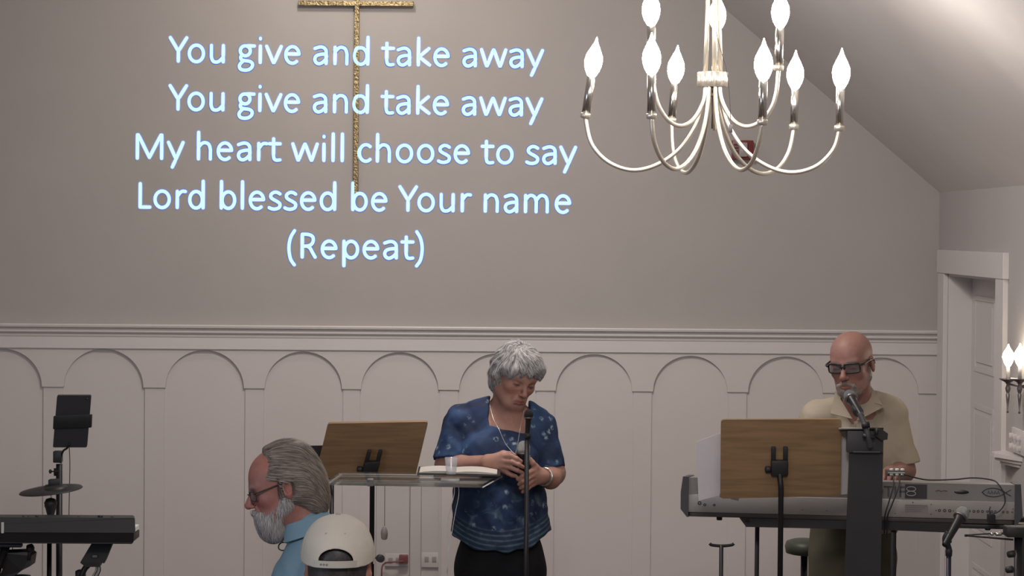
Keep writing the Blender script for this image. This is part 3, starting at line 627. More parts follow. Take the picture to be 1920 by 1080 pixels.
obj('rating_label', bm, mat('grey_label', (0.22, 0.205, 0.21), 0.6), skb, smooth=False)
bm = NB()
for r in range(4): kbox(bm, 425, 45+r*3.5, 464-3*r, 46+r*3.5, 0.0066, 0.0069)
obj('label_lines', bm, mat('faint_print', (0.14, 0.13, 0.14), 0.6), skb, smooth=False)
# decals: small red script, dark oval, fish
bm = NB(); tube(bm, cat([kpt(480, 17, .001), kpt(486, 15, .001), kpt(490, 17, .001), kpt(495, 15.5, .001), kpt(502, 16.5, .001)], 5), 0.0015, 6); obj('red_script_mark', bm, mat('red_print', s2l(105, 60, 60), 0.5), skb)
bm = NB(); lathe(bm, kpt(528, 17.5, 0.0), [(0.021, 0), (0.021, 0.0015)], 32, nb_)
for v in bm.verts:
    v.co.z = (v.co.z-kpt(528, 17.5).z)*0.36+kpt(528, 17.5).z
    dd = (v.co-kpt(528, 17.5, 0)).dot(un); v.co += un*dd*0.25
obj('oval_badge', bm, M_PRINT, skb)
bm = NB()
for s in (-1, 1):
    tube(bm, cat([kpt(566, 17, .0015), kpt(574, 17-6*s, .0015), kpt(588, 17-8.0*s, .0015), kpt(602, 17-4.5*s, .0015), kpt(612, 17+2*s, .0015), kpt(619, 17+6*s, .0015)], 5), 0.0017, 6)
for k in range(4): tube(bm, [kpt(576+k*6, 20, .001), kpt(578+k*6, 13.5, .001), kpt(580+k*6, 20, .001)], 0.0010, 6)
obj('fish_emblem', bm, M_PRINT, skb)
# sockets
random.seed(5)
for (xx, rr) in [(481, 1.0), (487.5, 2.6), (497, 2.8), (506.5, 2.8), (513, 1.0), (520, 1.8), (527, 2.2), (535, 1.8), (543, 2.0), (551, 2.4), (559, 2.4), (567, 2.4), (576, 2.2), (584, 2.4), (591, 2.4), (605, 2.0), (613, 2.2), (622, 1.4), (36, 3.4), (46, 2.5), (64, 2.3)]:
    bm = NB(); yy = 53 if xx > 100 else 50+(xx % 3)*3
    lathe(bm, kpt(xx, yy, 0.004), [(rr*mp*1.05, 0), (rr*mp*1.05, 0.0035), (rr*mp*0.6, 0.0035), (rr*mp*0.55, 0.001)], 12, nb_); obj('socket', bm, M_BLACK, skb)
for (xx, yy) in ((405, 60), (472, 42), (472, 60), (438, 39), (631-8, 46), (231, 58), (277, 58), (320, 58)):
    bm = NB(); lathe(bm, kpt(xx, yy, 0.005), [(1.3*mp, 0), (1.3*mp, 0.002), (0.4*mp, 0.0025)], 8, nb_); obj('screw', bm, M_IRON, skb)
for xx in (73, 578):
    bm = NB(); lathe(bm, kpt(xx, 84 if xx < 100 else 90, -0.03), [(0.010, 0), (0.011, 0.012), (0.011, 0.02)], 12); obj('rubber_foot', bm, M_RUBBER, skb)
# stand
ks = empty('keyboard_stand', 'black table-style stand carrying the silver keyboard', 'keyboard stand', (kpt(300, 0, 0).x, kpt(300, 0, 0).y, PLZ))
bm = NB(); prism(bm, [kpt(112, 77, 0.0), kpt(520, 77, 0.0), kpt(513, 95, 0.0), kpt(400, 93, 0.0), kpt(125, 94, 0.0)], wn*0.05); obj('rear_beam', bm, M_BLACK, ks, smooth=False)
bm = NB(); kbox(bm, 118, 78, 660, 86, -0.28, -0.23, 0.002); obj('front_beam', bm, M_BLACK, ks)
bm = NB(); kbox(bm, 515, 78, 655, 86, -0.05, 0.0, 0.002); obj('side_rail', bm, M_BLACK, ks)
for x in (122, 590):
    bm = NB(); kbox(bm, x, 78, x+10, 86, -0.24, 0.0); obj('cross_arm', bm, M_BLACK, ks, smooth=False)
for (x, o_) in ((397, -0.04), (400, -0.25), (135, -0.26)):
    p = kpt(x+5, 86, o_); bm = NB(); box(bm, (p.x-0.008, p.y-0.008, PLZ), (p.x+0.008, p.y+0.008, p.z+0.002), 0.002); obj('leg', bm, M_BLACKM, ks)
for x in (640,):
    p = kpt(x+5, 86, -0.03); bm = NB(); box(bm, (p.x-0.012, p.y-0.012, PLZ), (p.x+0.012, p.y+0.012, p.z+0.002), 0.002); obj('leg', bm, M_BLACKM, ks)
# small box with three white knobs on the keyboard
bx = empty('mixer', 'tiny effects box with three white knobs on the silver keyboard', 'mixer', P(1680, 893, 8.58))
bm = NB(); pbox(bm, 1664, 883, 1698, 893, 8.64, 0.06, 0.002); obj('housing', bm, M_DGREY, bx)
bm = NB(); pbox(bm, 1665, 885.5, 1697, 887.5, 8.637, 0.004); obj('stripe', bm, mat('pale_print', (0.5, 0.5, 0.46), 0.5), bx, smooth=False)
for x in (1671.5, 1682, 1692):
    q = P(x, 883, 8.655); bm = NB(); lathe(bm, q, [(0.0075, 0), (0.0075, 0.007), (0.005, 0.009)], 12); obj('knob', bm, mat('white_knob', (0.62, 0.62, 0.55), 0.4), bx)
    bm = NB(); q = P(x-3, 891, 8.636); pbox(bm, x-3, 888.5, x+3, 892, 8.635, 0.004, 0.001); obj('jack', bm, M_CHROME if x > 1690 else mat('pale_print', (0, 0, 0)), bx)
bm = NB(); tube(bm, cat([P(1674, 868, 8.66), P(1672.5, 875, 8.66), P(1673, 882, 8.66)], 4), [0.001]*8+[0.002], 6); obj('antenna', bm, M_CHROME, bx)
def cable(pts, r, label, m=None):
    bm = NB(); tube(bm, cat(pts, 8), r, 6); return tag(obj('cable', bm, m or M_CABLE), label, 'cable')
cable([P(1676, 891, 8.62), P(1674, 915, 8.58), P(1667, 940, 8.57), P(1659, 968, 8.57), P(1658, 1000, 8.6)], 0.0028, 'left of two black cables running down from the knob box')
cable([P(1688, 891, 8.62), P(1684, 915, 8.58), P(1673, 945, 8.57), P(1664, 970, 8.57), P(1663, 1010, 8.6)], 0.0028, 'right of two black cables running down from the knob box')
cable([P(1697, 890, 8.62), P(1722, 897, 8.64), P(1745, 900, 8.64), P(1790, 899, 8.62), P(1825, 896, 8.6), P(1860, 900, 8.58), P(1872, 908, 8.55), P(1882, 925, 8.54), P(1884, 943, 8.54), P(1874, 958, 8.54), P(1862, 963, 8.54)], 0.0026, 'black cable looping along the top of the silver keyboard')
cable([P(1857, 950, 8.545), P(1855, 958, 8.54), P(1858, 968, 8.54), P(1858, 974, 8.55)], 0.0022, 'short cable from the keyboard sockets to the clip below')
bm = NB(); pbox(bm, 1853, 965, 1867, 980, 8.52, 0.03, 0.003); tag(obj('cable_clip', bm, M_RUBBER), 'black clip under the right end of the silver keyboard', 'clip')
# ---------------------------------------------------------------- black pillar podium with gooseneck mic
po = empty('podium', 'narrow black podium in front of the person in beige', 'podium', (P(1620, 1080, 8.3).x, 8.35, PLZ))
zt_ = P(1620, 848, 8.3).z
bm = NB(); a0 = P(1592, 848, 8.3); a1 = P(1656, 848, 8.3); b0 = P(1583, 1085, 8.3); b1 = P(1651, 1085, 8.3)
dz = (zt_-PLZ)/(a0.z-b0.z); bL = a0+(b0-a0)*dz; bR = a1+(b1-a1)*dz; bL.z = bR.z = PLZ
prism(bm, [(a0.x, 8.3, zt_), (a1.x, 8.3, zt_), (bR.x, 8.3, PLZ), (bL.x, 8.3, PLZ)], (0.022, 0.14, 0)); obj('column', bm, mat('black_laminate', (0.022, 0.022, 0.023), 0.55, noise=0.1), po, smooth=False)
bm = NB(); pbox(bm, 1588, 807, 1657, 849, 8.28, 0.03, 0.004); obj('desk_panel', bm, mat('charcoal_laminate', (0.043, 0.043, 0.045), 0.5), po)
bm = NB(); pbox(bm, 1600, 846.5, 1650, 848.5, 8.272, 0.03); obj('edge_strip', bm, mat('grey_laminate_edge', (0.09, 0.09, 0.09), 0.5), po, smooth=False)  # thin lighter grey strip along the desk panel's lower edge
bm = NB(); obox(bm, P(1583, 806, 8.27), P(1657, 806, 8.27)-P(1583, 806, 8.27), (0, 0.25, -0.03), (0, 0, 0.008), 0.002); obj('desk_top', bm, M_BLACK, po)
bm = NB(); obox(bm, P(1579, 805, 8.26), P(1625, 805, 8.26)-P(1579, 805, 8.26), (0, 0.2, -0.02), (0, 0, 0.007), 0.002); tag(obj('tablet', bm, mat('pale_green_tablet', (0.30, 0.31, 0.29), 0.35)), 'pale thin tablet lying on the black podium top', 'tablet')
bm = NB(); prism(bm, [P(1640, 803, 8.25), P(1655, 806, 8.25), P(1665, 813, 8.25), P(1664, 824, 8.25), P(1654, 826, 8.25), P(1642, 818, 8.25)], (0, 0.04, 0)); obj('clamp', bm, M_BLACK, po, smooth=False)
gs = empty('microphone_stand', 'short gooseneck boom clamped on the black podium', 'microphone stand', P(1630, 830, 8.26))
bm = NB(); tube(bm, cat([P(1632, 838, 8.25), P(1627, 815, 8.24), P(1621, 795, 8.26), P(1612, 775, 8.28)], 8), 0.010, 10); obj('gooseneck', bm, M_DGREY, gs)
bm = NB(); tube(bm, [P(1616, 798, 8.24), P(1630, 796, 8.24)], 0.011, 10); tube(bm, [P(1645, 803, 8.24), P(1643, 815, 8.24)], 0.005, 8); tube(bm, [P(1618, 817, 8.24), P(1640, 820, 8.24)], 0.008, 8); obj('clamp', bm, M_BLACK, gs)
pt = P(1590, 737, 8.42); pb = P(1617, 783, 8.27)
M_GR2 = meshmat('mic_grille_steel', (0.16, 0.18, 0.20))
mic('microphone', 'silver-ringed microphone held by the gooseneck before the person in beige', pt+(pt-pb).normalized()*0.0, (pt-pb), grille_m=M_GR2, s=0.88)
bm = NB(); c = P(1607, 769, 8.33); dd = (pt-pb).normalized(); lathe(bm, c-dd*0.02, [(0.014, 0), (0.018, 0.003), (0.019, 0.034), (0.017, 0.036)], 16, dd); obj('clip', bm, M_BLACK, gs)
# ---------------------------------------------------------------- stool, T stand
st = empty('stool', 'dark green padded stool behind the right wooden music stand', 'stool', (P(1500, 1020, 9.62).x, 9.62, PLZ))
c = P(1508, 1038, 9.62); bm = NB(); lathe(bm, c, [(0.06, 0), (0.074, 0.004), (0.078, 0.03), (0.072, 0.048), (0.05, 0.056), (0.001, 0.058)], 32)
for v in bm.verts: v.co.y = (v.co.y-9.62)*1.3+9.62
obj('seat', bm, mat('green_vinyl', (0.045, 0.05, 0.035), 0.5), st)
bm = NB(); tube(bm, [(c.x, 9.62, PLZ+0.02), (c.x, 9.62, c.z)], 0.014, 12); obj('pole', bm, M_BLACKM, st)
for k in range(4):
    a = k*PI/2+0.4; bm = NB(); tube(bm, [(c.x, 9.62, PLZ+0.1), (c.x+0.2*math.cos(a), 9.62+0.2*math.sin(a), PLZ+0.012)], 0.011, 8); obj('leg', bm, M_BLACKM, st)
ts = empty('instrument_stand', 'small black stand with a T-shaped top below the silver keyboard', 'stand', (P(1352, 1080, 8.5).x, 8.5, PLZ))
bm = NB(); tube(bm, cat([P(1331, 1019, 8.5), P(1335, 1022, 8.5), P(1353, 1023.5, 8.5), P(1371, 1022, 8.5), P(1376, 1019, 8.5)], 6), 0.0055, 8); obj('top_bar', bm, M_RUBBER, ts)
tripod(ts, P(1352, 1080, 8.5).x, 8.5, PLZ, P(1352, 1022, 8.5).z, 0.0075, 0.2)
# ---------------------------------------------------------------- right front mic on stand and the black tray stand
M_Y = 8.0
fs = empty('microphone_stand', 'dark microphone stand in front of the silver keyboard at the right', 'microphone stand', (P(1780, 1080, M_Y).x, M_Y, PLZ))
bm = NB(); tube(bm, [(P(1780, 1080, M_Y).x, M_Y, PLZ+0.02), P(1779, 1040, M_Y)], 0.0085, 12); obj('pole', bm, mat('dark_blue_metal', (0.020, 0.018, 0.035), 0.4, metal=0.3), fs)
bm = NB(); lathe(bm, P(1779, 1044, M_Y), [(0.006, 0), (0.011, 0.003), (0.012, 0.02), (0.008, 0.035)], 16); obj('clutch', bm, M_BLACK, fs)
bm = NB(); tube(bm, cat([P(1779, 1028, M_Y), P(1776, 1018, M_Y), P(1776, 1008, M_Y), P(1781, 1000, M_Y)], 5), [0.010]*5+[0.016]*9+[0.017, 0.017], 12); obj('clip', bm, M_BLACK, fs)
bm = NB(); lathe(bm, (P(1780, 1080, M_Y).x, M_Y, PLZ), [(0.12, 0), (0.12, 0.012), (0.02, 0.024), (0.012, 0.05)], 32); obj('base', bm, M_BLACKM, fs)
p1 = P(1807, 958, M_Y+.06); p0 = P(1777, 1012, M_Y-.02)
mic('microphone', 'black microphone with a grey head tilted up on the right front stand', p1+(p1-p0).normalized()*0.012, p1-p0, grille_m=M_GRILLE_L, s=0.92)
tr = empty('tray_stand', 'black accessory stand with a tray cut by the right edge of the picture', 'stand', (P(1908, 1080, 7.9).x, 7.9, PLZ))
bm = NB(); pbox(bm, 1888, 989, 1935, 1008, 7.86, 0.07, 0.004); obj('tray', bm, M_BLACK, tr)
bm = NB(); tube(bm, [P(1812, 1003, 7.9), P(1890, 999, 7.95)], 0.0022, 8); tube(bm, [P(1811, 1004, 7.9), P(1900, 1012, 7.86)], 0.0032, 8); lathe(bm, P(1811, 1004, 7.9), [(0.004, -0.004), (0.005, 0), (0.004, 0.004)], 10); obj('arm', bm, M_BLACKM, tr)
bm = NB(); lathe(bm, P(1857, 1001, 7.88), [(0.004, 0), (0.006, 0.003), (0.006, 0.009), (0.003, 0.012)], 12, (1, 0, 0)); lathe(bm, P(1866, 1001, 7.88), [(0.004, 0), (0.007, 0.004), (0.006, 0.02), (0.003, 0.024)], 12, (1, 0, 0)); obj('coupling', bm, M_CHROME, tr)
xx = P(1909, 1080, 7.9).x
bm = NB(); tube(bm, [(xx, 7.9, PLZ+0.02), (xx, 7.9, P(1909, 1008, 7.9).z)], 0.0145, 14); obj('pole', bm, M_BLACKM, tr)
for (x_, y_) in ((1896, 1039), (1893, 1068)):
    q = P(x_, y_, 7.87); bm = NB(); lathe(bm, q, [(0.006, -0.014), (0.011, -0.010), (0.012, 0.01), (0.007, 0.014)], 12, (1, -0.3, 0.2)); obj('knob', bm, M_BLACK, tr)
for k in range(3):
    a = 2*PI*k/3+0.5; bm = NB(); tube(bm, [(xx, 7.9, PLZ+0.18), (xx+0.25*math.cos(a), 7.9+0.25*math.sin(a), PLZ+0.012)], 0.009, 8); obj('leg', bm, M_BLACKM, tr)
for k in range(3):
    pass

# ---------------------------------------------------------------- left: tablet, stand, cymbal, keyboard, module
TY = 9.3
tb = empty('tablet_stand', 'tall black pole stand holding the tablet at the left', 'stand', (P(109, 1080, TY).x, TY, PLZ))
bm = NB(); tube(bm, [(P(112, 1080, TY).x, TY, PLZ+0.02), P(111, 870, TY)], 0.0125, 12); obj('pole', bm, M_BLACKM, tb)
bm = NB(); pbox(bm, 99, 846, 115, 868, TY-0.02, 0.035, 0.004); obj('clamp_head', bm, M_BLACK, tb)
bm = NB(); lathe(bm, P(97, 884, TY-.01), [(0.004, 0), (0.008, 0.002), (0.008, 0.009), (0.003, 0.011)], 12, (-1, 0, 0)); tube(bm, [P(97, 884, TY-.01), P(110, 884, TY-.01)], 0.0025, 8); tube(bm, [P(105, 878, TY), P(105, 892, TY)], 0.009, 10); obj('knob', bm, M_BLACK, tb)
bm = NB(); tube(bm, cat([P(114, 868, TY), P(115, 855, TY-.01), P(119, 845, TY-.03), P(126, 840, TY-.04), P(130, 832, TY-.05)], 6), 0.0042, 8); obj('gooseneck', bm, M_BLACK, tb)
bm = NB(); obox(bm, P(99, 805, TY-.07), P(171, 802, TY-.07)-P(99, 805, TY-.07), P(100, 780, TY-.085)-P(99, 805, TY-.07), (0, 0.018, 0), 0.003); obj('holder', bm, M_BLACK, tb)
for k in range(3):
    a = 2*PI*k/3+1.9; bm = NB(); p = P(111, 1010, TY); tube(bm, [(p.x, TY, PLZ+0.55), (p.x+0.36*math.cos(a), TY+0.3*math.sin(a), PLZ+0.012)], 0.011, 8); obj('leg', bm, M_BLACKM, tb)
bm = NB(); lathe(bm, (p.x, TY, PLZ+0.53), [(0.016, 0), (0.022, 0.01), (0.024, 0.06), (0.016, 0.08)], 14); obj('collar', bm, M_BLACK, tb)
tl, trr, brr, bll = P(107, 742, TY-.09), P(171, 742, TY-.09), P(163, 839, TY-.04), P(99, 839, TY-.04)
out = []
qs = [tl, trr, brr, bll]
for i in range(4):
    q = qs[i]; a = (qs[i-1]-q).normalized(); b = (qs[(i+1) % 4]-q).normalized()
    for k in range(4):
        t = k/3; out.append((q+a*.006)*(1-t)**2+q*2*t*(1-t)+(q+b*.006)*t*t)
tbt = empty('tablet', 'black tablet computer in the holder of the tall left stand', 'tablet', bll.lerp(brr, .5))
bm = NB(); prism(bm, out, (0, 0.008, 0.004)); obj('back_shell', bm, mat('slate_tablet', (0.03, 0.029, 0.033), 0.5), tbt, smooth=False)
bm = NB(); lathe(bm, P(163, 748, TY-.092), [(0.004, -0.001), (0.004, 0.003)], 12, (0, 1, 0)); obj('camera_lens', bm, M_BLACK, tbt)
cable([P(130, 838, TY-.05), P(130, 842, TY-.05), P(131, 870, TY-.04), P(130, 930, TY-.03), P(129, 975, TY-.03)], 0.0016, 'thin charging cable hanging down from the left tablet')
# cymbal
cy0 = P(95, 914, 9.15)
cyt = empty('cymbal', 'black electronic cymbal pad above the left keyboard', 'cymbal', cy0)
ax = Vector((-0.10, -0.06, 1)).normalized()
bm = NB(); lathe(bm, cy0, [(0.001, 0.012), (0.02, 0.011), (0.028, 0.004), (0.08, -0.001), (0.118, -0.008), (0.121, -0.012), (0.115, -0.013), (0.05, -0.009), (0.001, -0.008)], 48, ax); obj('pad', bm, M_BLACK, cyt)
bm = NB(); lathe(bm, cy0+Vector((0.028, -0.03, -0.018)), [(0.03, 0), (0.045, 0.006), (0.045, 0.022), (0.02, 0.03)], 24, ax); obj('sensor_housing', bm, M_BLACK, cyt)
bm = NB(); obox(bm, P(90, 912, 9.12), P(111, 911, 9.12)-P(90, 912, 9.12), (0, 0.03, 0), (0, 0, 0.026), 0.004); obj('wing_nut', bm, M_BLACK, cyt)
cst = empty('cymbal_stand', 'thin black stand under the electronic cymbal pad', 'stand', (P(94, 1080, 9.15).x, 9.15, PLZ))
bm = NB(); tube(bm, [P(96, 945, 9.15), P(96, 918, 9.15)], 0.003, 8); obj('spindle', bm, M_CHROME, cst)
bm = NB(); lathe(bm, P(95, 965, 9.15), [(0.010, -0.03), (0.014, 0.0), (0.022, 0.03), (0.026, 0.045), (0.018, 0.06), (0.006, 0.064)], 10); lathe(bm, P(84, 947, 9.15), [(0.008, 0), (0.012, 0.004), (0.010, 0.018)], 10, (1, 0, 0)); obj('tilter', bm, M_BLACK, cst)
bm = NB(); tube(bm, [(P(91, 1080, 9.15).x, 9.15, PLZ+.02), P(93, 965, 9.15)], 0.0095, 12); obj('pole', bm, M_BLACKM, cst)
for k in range(3):
    a = 2*PI*k/3+0.9; q = P(91, 1080, 9.15); bm = NB(); tube(bm, [(q.x, 9.15, PLZ+0.3), (q.x+0.28*math.cos(a), 9.15+0.28*math.sin(a), PLZ+0.012)], 0.009, 8); obj('leg', bm, M_BLACKM, cst)
# black keyboard
LK = 8.75
lk = empty('keyboard', 'black stage keyboard seen from behind at the left edge', 'keyboard', P(120, 1020, LK))
bm = NB(); prism(bm, [P(-330, 968, LK+.02), P(250, 971, LK+.02), P(253, 973, LK+.02), P(254, 999, LK+.0), P(-330, 997, LK)], (-0.046, 0.28, -0.024)); obj('upper_case', bm, mat('black_case', (0.018, 0.018, 0.018), 0.5), lk, smooth=False)
bm = NB(); prism(bm, [P(-325, 997, LK+.01), P(251, 999, LK+.01), P(250, 1017, LK+.03), P(247, 1020, LK+.03), P(-325, 1017, LK+.03)], (-0.05, 0.30, 0)); obj('lower_case', bm, M_BLACK, lk, smooth=False)
for k in range(52):
    bm = NB(); u0 = P(-320+k*11, 985, LK+.3); box(bm, (u0.x, LK+0.28, u0.z-0.03), (u0.x+10*LK/FPX, LK+0.43, u0.z-0.012), 0.001); obj('key', bm, MATS['ivory_keys'], lk, smooth=False)
bm = NB(); pbox(bm, -325, 1000, 250, 1014, LK+.29, 0.15, 0.003); obj('key_bed', bm, M_BLACK, lk)
for (x_, w_2, h_) in ((44, 4, 3.5), (53, 3, 2.5), (69, 6, 4), (188, 10, 4), (147, 4, 1.5), (210, 5, 1.5)):
    bm = NB(); q = P(x_, 970.5, LK+.06); lathe(bm, q, [(w_2*.5*LK/FPX, 0), (w_2*.5*LK/FPX, h_*LK/FPX), (w_2*.3*LK/FPX, (h_+.6)*LK/FPX)], 12); obj('knob', bm, M_BLACK, lk)
bm = NB(); pbox(bm, 2, 980, 6.5, 1000, LK-.004, 0.01, 0.001); obj('white_mark', bm, mat('pale_print', (0, 0, 0)), lk, smooth=False)
lks = empty('keyboard_stand', 'black stand below the left keyboard', 'keyboard stand', (P(40, 1080, LK+.15).x, LK+.15, PLZ))
for (xa, xb) in ((-180, 20), (20, -180)):
    bm = NB(); za = P(0, 1021, LK).z; qa = P(xa, 1021, LK+.15).x; qb = P(xb, 1021, LK+.15).x
    tube(bm, [(qa, LK+.12+.05*(xa < 0), za), (qb-0.0, LK+.12+.05*(xa < 0), PLZ+0.02)], 0.014, 10); obj('cross_leg', bm, M_BLACKM, lks)
for dy in (0.06, 0.26):
    bm = NB(); pbox(bm, -190, 1019.5, 40, 1026, LK+dy, 0.03, 0.003); obj('top_rail', bm, M_BLACKM, lks)
# drum module below, left corner
dm = empty('drum_module', 'black drum module below the left keyboard at the picture corner', 'drum module', P(20, 1080, 8.9))
bm = NB(); prism(bm, [P(-40, 1042, 8.88), P(4, 1037, 8.88), P(50, 1035, 8.9), P(59, 1042, 8.9), P(56, 1062, 8.9), P(40, 1070, 8.9), P(20, 1085, 8.9), P(-40, 1095, 8.9)], (0, 0.10, 0)); obj('housing', bm, M_BLACK, dm, smooth=False)
bm = NB(); lathe(bm, P(57, 1028, 8.9), [(0.010, -0.012), (0.016, -0.008), (0.016, 0.008), (0.010, 0.012)], 14, (1, -0.3, 0.3)); tube(bm, [P(57, 1022, 8.9), P(54, 1050, 8.9)], 0.007, 8); obj('clamp', bm, M_BLACK, dm)
bm = NB(); tube(bm, cat([P(24, 1018, 8.93), P(23.5, 1030, 8.93), P(24, 1040, 8.93)], 4), 0.0015, 6); tube(bm, cat([P(1, 1020, 8.93), P(2, 1030, 8.93), P(6, 1040, 8.93)], 4), 0.005, 6); obj('lead', bm, M_CABLE, dm)
bm = NB(); tube(bm, cat([P(2, 1062, 8.87), P(4, 1066, 8.86), P(2, 1073, 8.86), P(-2, 1076, 8.87)], 4), 0.0022, 6); obj('jack_plug', bm, M_CHROME, dm)
bm = NB(); q = P(40, 1082, 8.92); lathe(bm, q, [(0.03, 0), (0.035, 0.006), (0.001, 0.01)], 20); tube(bm, [(q.x, 8.92, PLZ), (q.x, 8.92, q.z)], 0.012, 10); obj('mount', bm, M_BLACKM, dm)
# boxed module hanging under the right end of the keyboard
hb = empty('sound_module', 'black box module hanging tilted under the left keyboard\'s right end', 'sound module', P(185, 1060, 8.95))
bm = NB(); prism(bm, [P(174, 1015, 8.93), P(213, 1015, 8.93), P(196, 1056, 8.9), P(150, 1055, 8.9)], (0, 0.06, 0.01)); obj('housing', bm, M_BLACK, hb, smooth=False)
bm = NB(); prism(bm, [P(150, 1055, 8.9), P(188, 1057, 8.9), P(186, 1063, 8.91), P(160, 1063, 8.91)], (0, 0.05, 0)); obj('lower_lip', bm, M_DGREY, hb, smooth=False)
bm = NB(); pbox(bm, 173, 1041, 182, 1046, 8.895, 0.012, 0.001); obj('badge', bm, mat('grey_badge', (0.12, 0.12, 0.12), 0.4), hb)
bm = NB(); tube(bm, cat([P(165, 1060, 8.93), P(158, 1068, 8.93), P(152, 1085, 8.93), P(150, 1110, 8.95)], 5), 0.011, 8); obj('support_arm', bm, M_BLACKM, hb)
for k in range(4):
    bm = NB(); tube(bm, cat([P(180+k*2.4, 1061, 8.92), P(179+k*3, 1070, 8.92), P(172+k*3.5, 1084, 8.92), P(168+k*3.5, 1110, 8.93)], 5), 0.0022, 6); obj('lead', bm, M_CABLE if k % 2 else mat('grey_lead', (0.25, 0.25, 0.26), 0.5), hb)
q = P(151, 1078, 8.95)
bm = NB(); lathe(bm, q, [(0.012, -0.02), (0.02, -0.012), (0.02, 0.014), (0.01, 0.02)], 12); obj('clamp', bm, M_BLACK, hb)
bm = NB(); tube(bm, [(q.x, 8.95, PLZ), (q.x, 8.95, q.z)], 0.011, 10); obj('pole', bm, M_BLACKM, hb)
# ---------------------------------------------------------------- implicit surfaces for bodies, hair and clothes
def V3(p): return np.array([p[0], p[1], p[2]], float)
def rotm(yaw=0, pitch=0, roll=0):
    """identity faces the camera (-Y); yaw>0 turns to +X, pitch>0 looks down, roll>0 tips the crown to +X"""
    y, p, r = map(math.radians, (yaw, pitch, roll))
    Rz = np.array([[math.cos(y), -math.sin(y), 0], [math.sin(y), math.cos(y), 0], [0, 0, 1]])
    Rx = np.array([[1, 0, 0], [0, math.cos(p), -math.sin(p)], [0, math.sin(p), math.cos(p)]])
    Ry = np.array([[math.cos(r), 0, math.sin(r)], [0, 1, 0], [-math.sin(r), 0, math.cos(r)]])
    return Rz @ Rx @ Ry
class Frame:
    def __init__(s, c, R, k=1.0): s.c = V3(c); s.R = R; s.k = k
    def w(s, x, f, z): return s.c+s.R @ (np.array([x, -f, z])*s.k)      # f = forward
    def inv(s, Pn): q = (Pn-s.c) @ s.R/s.k; q[:, 1] *= -1; return q
WORLD = Frame((0, 0, 0), np.eye(3))
